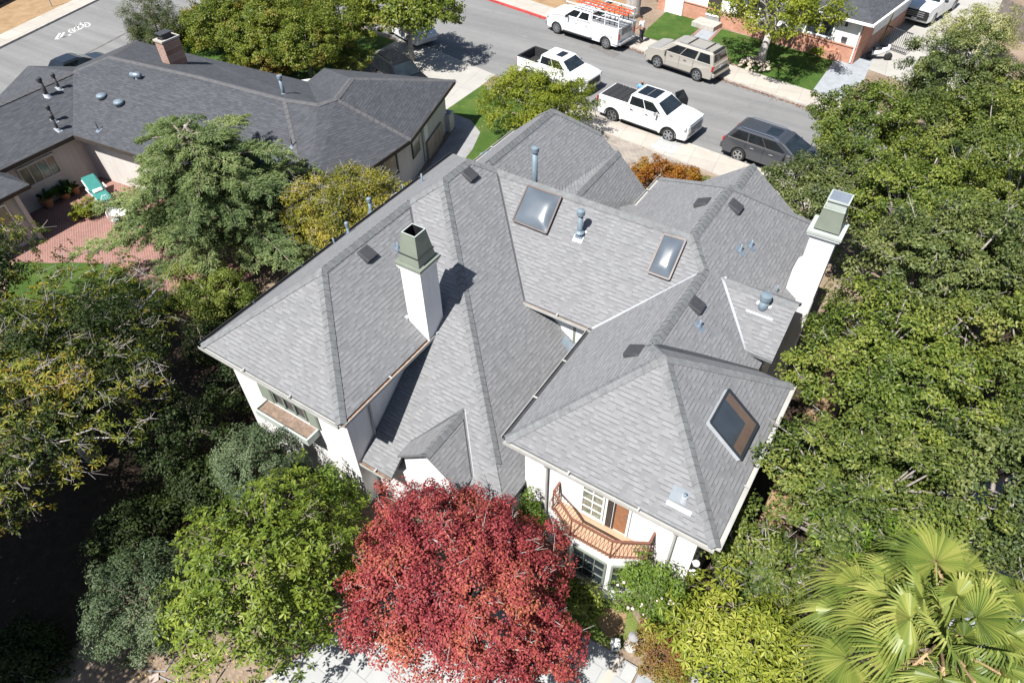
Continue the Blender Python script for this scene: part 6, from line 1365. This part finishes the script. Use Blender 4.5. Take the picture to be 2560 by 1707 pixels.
whorltree('buckeye_tree','unseen leafy tree beyond the bottom left corner, added to shade the ground','tree',(-18.0,-5.2,0),(-18.0,-5.2,6.0),(5.2,4.2,2.2),300,7,.20,.06,F['buckeye'],87,(-.25,.5),.5,-.4,'barkgrey',.2,200,.7,.01,M['twig'],.3,4,.25,(620,.7,90,.18,.09,F['dark']),.6,.15)  # out of view, added for the shadow it throws on the corner
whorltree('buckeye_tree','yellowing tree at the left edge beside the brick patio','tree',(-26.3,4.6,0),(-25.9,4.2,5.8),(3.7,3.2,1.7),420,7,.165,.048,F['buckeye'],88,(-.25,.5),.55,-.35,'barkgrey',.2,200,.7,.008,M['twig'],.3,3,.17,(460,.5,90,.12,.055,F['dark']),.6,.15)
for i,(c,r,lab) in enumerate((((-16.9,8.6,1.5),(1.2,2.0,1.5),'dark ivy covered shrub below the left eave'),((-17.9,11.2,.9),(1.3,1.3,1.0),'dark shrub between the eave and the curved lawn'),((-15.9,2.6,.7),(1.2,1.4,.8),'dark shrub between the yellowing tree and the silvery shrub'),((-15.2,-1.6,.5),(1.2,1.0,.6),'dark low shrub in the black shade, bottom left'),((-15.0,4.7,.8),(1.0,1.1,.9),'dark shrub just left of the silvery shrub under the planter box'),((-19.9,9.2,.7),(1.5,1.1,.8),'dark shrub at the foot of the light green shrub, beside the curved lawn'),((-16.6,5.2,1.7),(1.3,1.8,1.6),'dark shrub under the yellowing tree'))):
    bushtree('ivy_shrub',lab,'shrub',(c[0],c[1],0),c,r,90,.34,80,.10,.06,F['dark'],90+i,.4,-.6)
bushtree('box_ball','small rounded bright green bush in a brick ring on the patio','shrub',tuple(at(213,535,0)),tuple(at(213,525,.42)),(.62,.62,.48),60,.16,80,.07,.035,F['spring'],95,.5,-.5)
k=MB(); c=at(213,530,0); k.lathe(c,[(.85,0),(.85,.06),(.75,.06),(.75,.03)],24); setting('planting_ring',k,M['patio'])
bushtree('flower_clump','clump of green blades with purple flowers at the lawn corner','plant',tuple(at(405,770,0)),tuple(at(405,755,.3)),(.7,.5,.3),40,.2,45,.14,.03,F['rose'],96)
whorltree('schefflera','lime green tree of hand shaped leaves at the house corner','tree',(1.3,8.3,0),(1.35,8.2,2.5),(1.95,1.75,1.5),260,8,.19,.055,F['lime'],97,(-.2,.5),.4,-.5,'bark',.09,40,.4,.008,None,.22,3,.17,(110,.3,60,.10,.05),.55,.18)
bushtree('shrub','yellow-green bushy shrub below the lime tree at the bottom edge','shrub',(1.9,6.0,0),(1.9,6.0,1.4),(1.5,1.2,1.2),130,.26,90,.11,.05,F['lime'],98,.5,-.6)
bushtree('rose_bush','climbing rose with pale pink blooms on the white bay corner','shrub',(-1.4,8.7,0),(-1.38,8.6,1.6),(1.0,.5,1.5),150,.24,80,.085,.045,F['rose'],99,.35,-.7,.9,.4,tw=40)
k=MB(); M['petal']=simple('pale_rose_petals',(.72,.58,.56),.7,0,.1,9); rr=bpy.data.objects[[o.name for o in bpy.data.objects if o.get('label','').startswith('climbing rose')][0]]
for i in range(34): k.ball((-1.38+random.gauss(0,.42),8.42+random.uniform(-.2,.05),random.uniform(.6,2.6)),random.uniform(.03,.055),7,0,(1,1,.7))
o=k.build('blooms',M['petal'],rr,True); o['kind']='stuff'
bushtree('barberry','rounded reddish brown and green shrub beside the path light','shrub',(-.45,8.0,0),(-.45,7.95,.65),(1.0,.85,.75),130,.22,110,.06,.03,F['barberry'],110,.5,-.6)
bushtree('shrub','small green shrub under the bay window by the maple','shrub',(-3.2,7.85,0),(-3.15,7.85,.7),(.75,.45,.6),60,.2,70,.09,.05,F['bush'],111,.4,-.5)
bushtree('shrub','upright dark green shrub at the west end of the balcony','shrub',(-5.25,8.75,0),(-5.25,8.7,1.7),(.45,.38,1.2),60,.2,80,.07,.035,F['rose'],112,.4,-.7)
bushtree('shrub','low green plants around the second mushroom light','shrub',tuple(at(1700,1690,0)),tuple(at(1690,1690,.3)),(.6,.4,.3),40,.18,60,.08,.035,F['rose'],113)
bushtree('grass_tuft','light green tuft of grass at the foot of the trellis','plant',tuple(at(1785,1620,0)),tuple(at(1783,1612,.15)),(.2,.2,.14),16,.1,60,.14,.012,F['spring'],114)
# fan palm
def palm():
    rng=np.random.default_rng(12); c=at(2350,1605,9.0); t=thing('fan_palm','big fan palm with pleated yellow-green fronds in the bottom right corner','tree',(c.x,c.y,0))
    M['frond']=foliage('palm_fronds',[(.085,.13,.03),(.16,.215,.045),(.25,.29,.065),(.35,.36,.10)],.28,.38,.55,.8); M['dry']=simple('dry_palm_straw',(.40,.27,.15),.9,0,.3,6)
    k=MB(); k.tube([V((c.x,c.y,0)),V((c.x,c.y,4)),c+V((0,0,-.1))],[.26,.2,.2],14); k.build('trunk',M['bark'],t,True)
    n=46
    for i in range(n):
        f=i/(n-1); az=i*2.3999; el=1.35-1.75*f**.9+rng.uniform(-.12,.12); pl=rng.uniform(.8,1.45)*(.5+.5*min(1,f*2.2)); Rb=rng.uniform(.54,.76)
        if i<3: pl*=.6;Rb*=.75
        d=V((math.cos(az)*math.cos(el),math.sin(az)*math.cos(el),math.sin(el))); b=c+V((d.x*.12,d.y*.12,-.15*f)); hub=b+d*pl-V((0,0,.12*f*pl))
        k=MB(); k.tube([b,b+d*pl*.5+V((0,0,.03)),hub],[.03,.02,.014],6); fo=k.build('frond',M['frond'],t,True)
        fd=(d-V((0,0,.25+.35*f))).normalized(); sd=fd.cross(V((0,0,1))).normalized(); up=sd.cross(fd)
        roll=rng.uniform(-.6,.6); sd,up=sd*math.cos(roll)+up*math.sin(roll),up*math.cos(roll)-sd*math.sin(roll)
        ns=44; k=MB(); span=2.55; w=span/ns
        def pt(a,r,lift,dr): return hub+(fd*math.cos(a)+sd*math.sin(a))*r+up*(lift+.10*r*math.cos(a*.9))-V((0,0,dr))
        for j in range(ns):
            a=-span+2*span*(j+.5)/ns; h_=span/ns; e=abs(a)/span; Rj=Rb*(1-.32*e**2)*rng.uniform(.95,1.05); q=Rj*.56
            dr=rng.uniform(.14,.40)*(1+.9*f)
            A0=pt(a,.02,0,0);A1=pt(a-h_,q,-.008,.03);A2=pt(a,q,.018,.03);A3=pt(a+h_,q,-.008,.03)
            B1=pt(a-h_*.42,Rj*.84,-.004,.03+dr*.42);B2=pt(a,Rj*.84,.010,.03+dr*.42);B3=pt(a+h_*.42,Rj*.84,-.004,.03+dr*.42); E_t=pt(a+rng.uniform(-.3,.3)*h_,Rj*1.12,0,.03+dr*1.25)
            k.add([A0,A1,A2,A3,B1,B2,B3,E_t],[(0,2,1),(0,3,2),(1,2,5,4),(2,3,6,5),(4,5,7),(5,6,7)])
        k.build('blade',M['frond'],fo)
    k=MB()
    for i in range(12):
        az=rng.uniform(0,6.28); d=V((math.cos(az),math.sin(az),rng.uniform(.35,.9))).normalized(); p=c; l=rng.uniform(1.0,1.6); m=p+d*l*.6+V((0,0,.12)); e_=p+d*l-V((0,0,.25)); k.tube([p,m,e_],[.03,.022,.01],6)
        for j in range(42): q=m+(e_-m)*rng.uniform(0,1); k.tube([q,q+Vector(rng.normal(0,.09,3))-V((0,0,.05))],[.008,.003],3,0,False)
    k.build('flower_stalks',M['dry'],t)
    k=MB()
    for i in range(16):
        az=rng.uniform(0,6.28); d=V((math.cos(az),math.sin(az),-.9)).normalized(); s_=V((-math.sin(az),math.cos(az),0))
        for j in range(9): o=(j-4)*.05; q=c+d*.35-V((0,0,.2)); k.add([q+s_*o*.3-s_*.02,q+s_*o*.3+s_*.02,q+d*rng.uniform(.7,1.2)+s_*o*3],[(0,1,2)])
    o=k.build('dead_fronds',M['dry'],t)
palm()
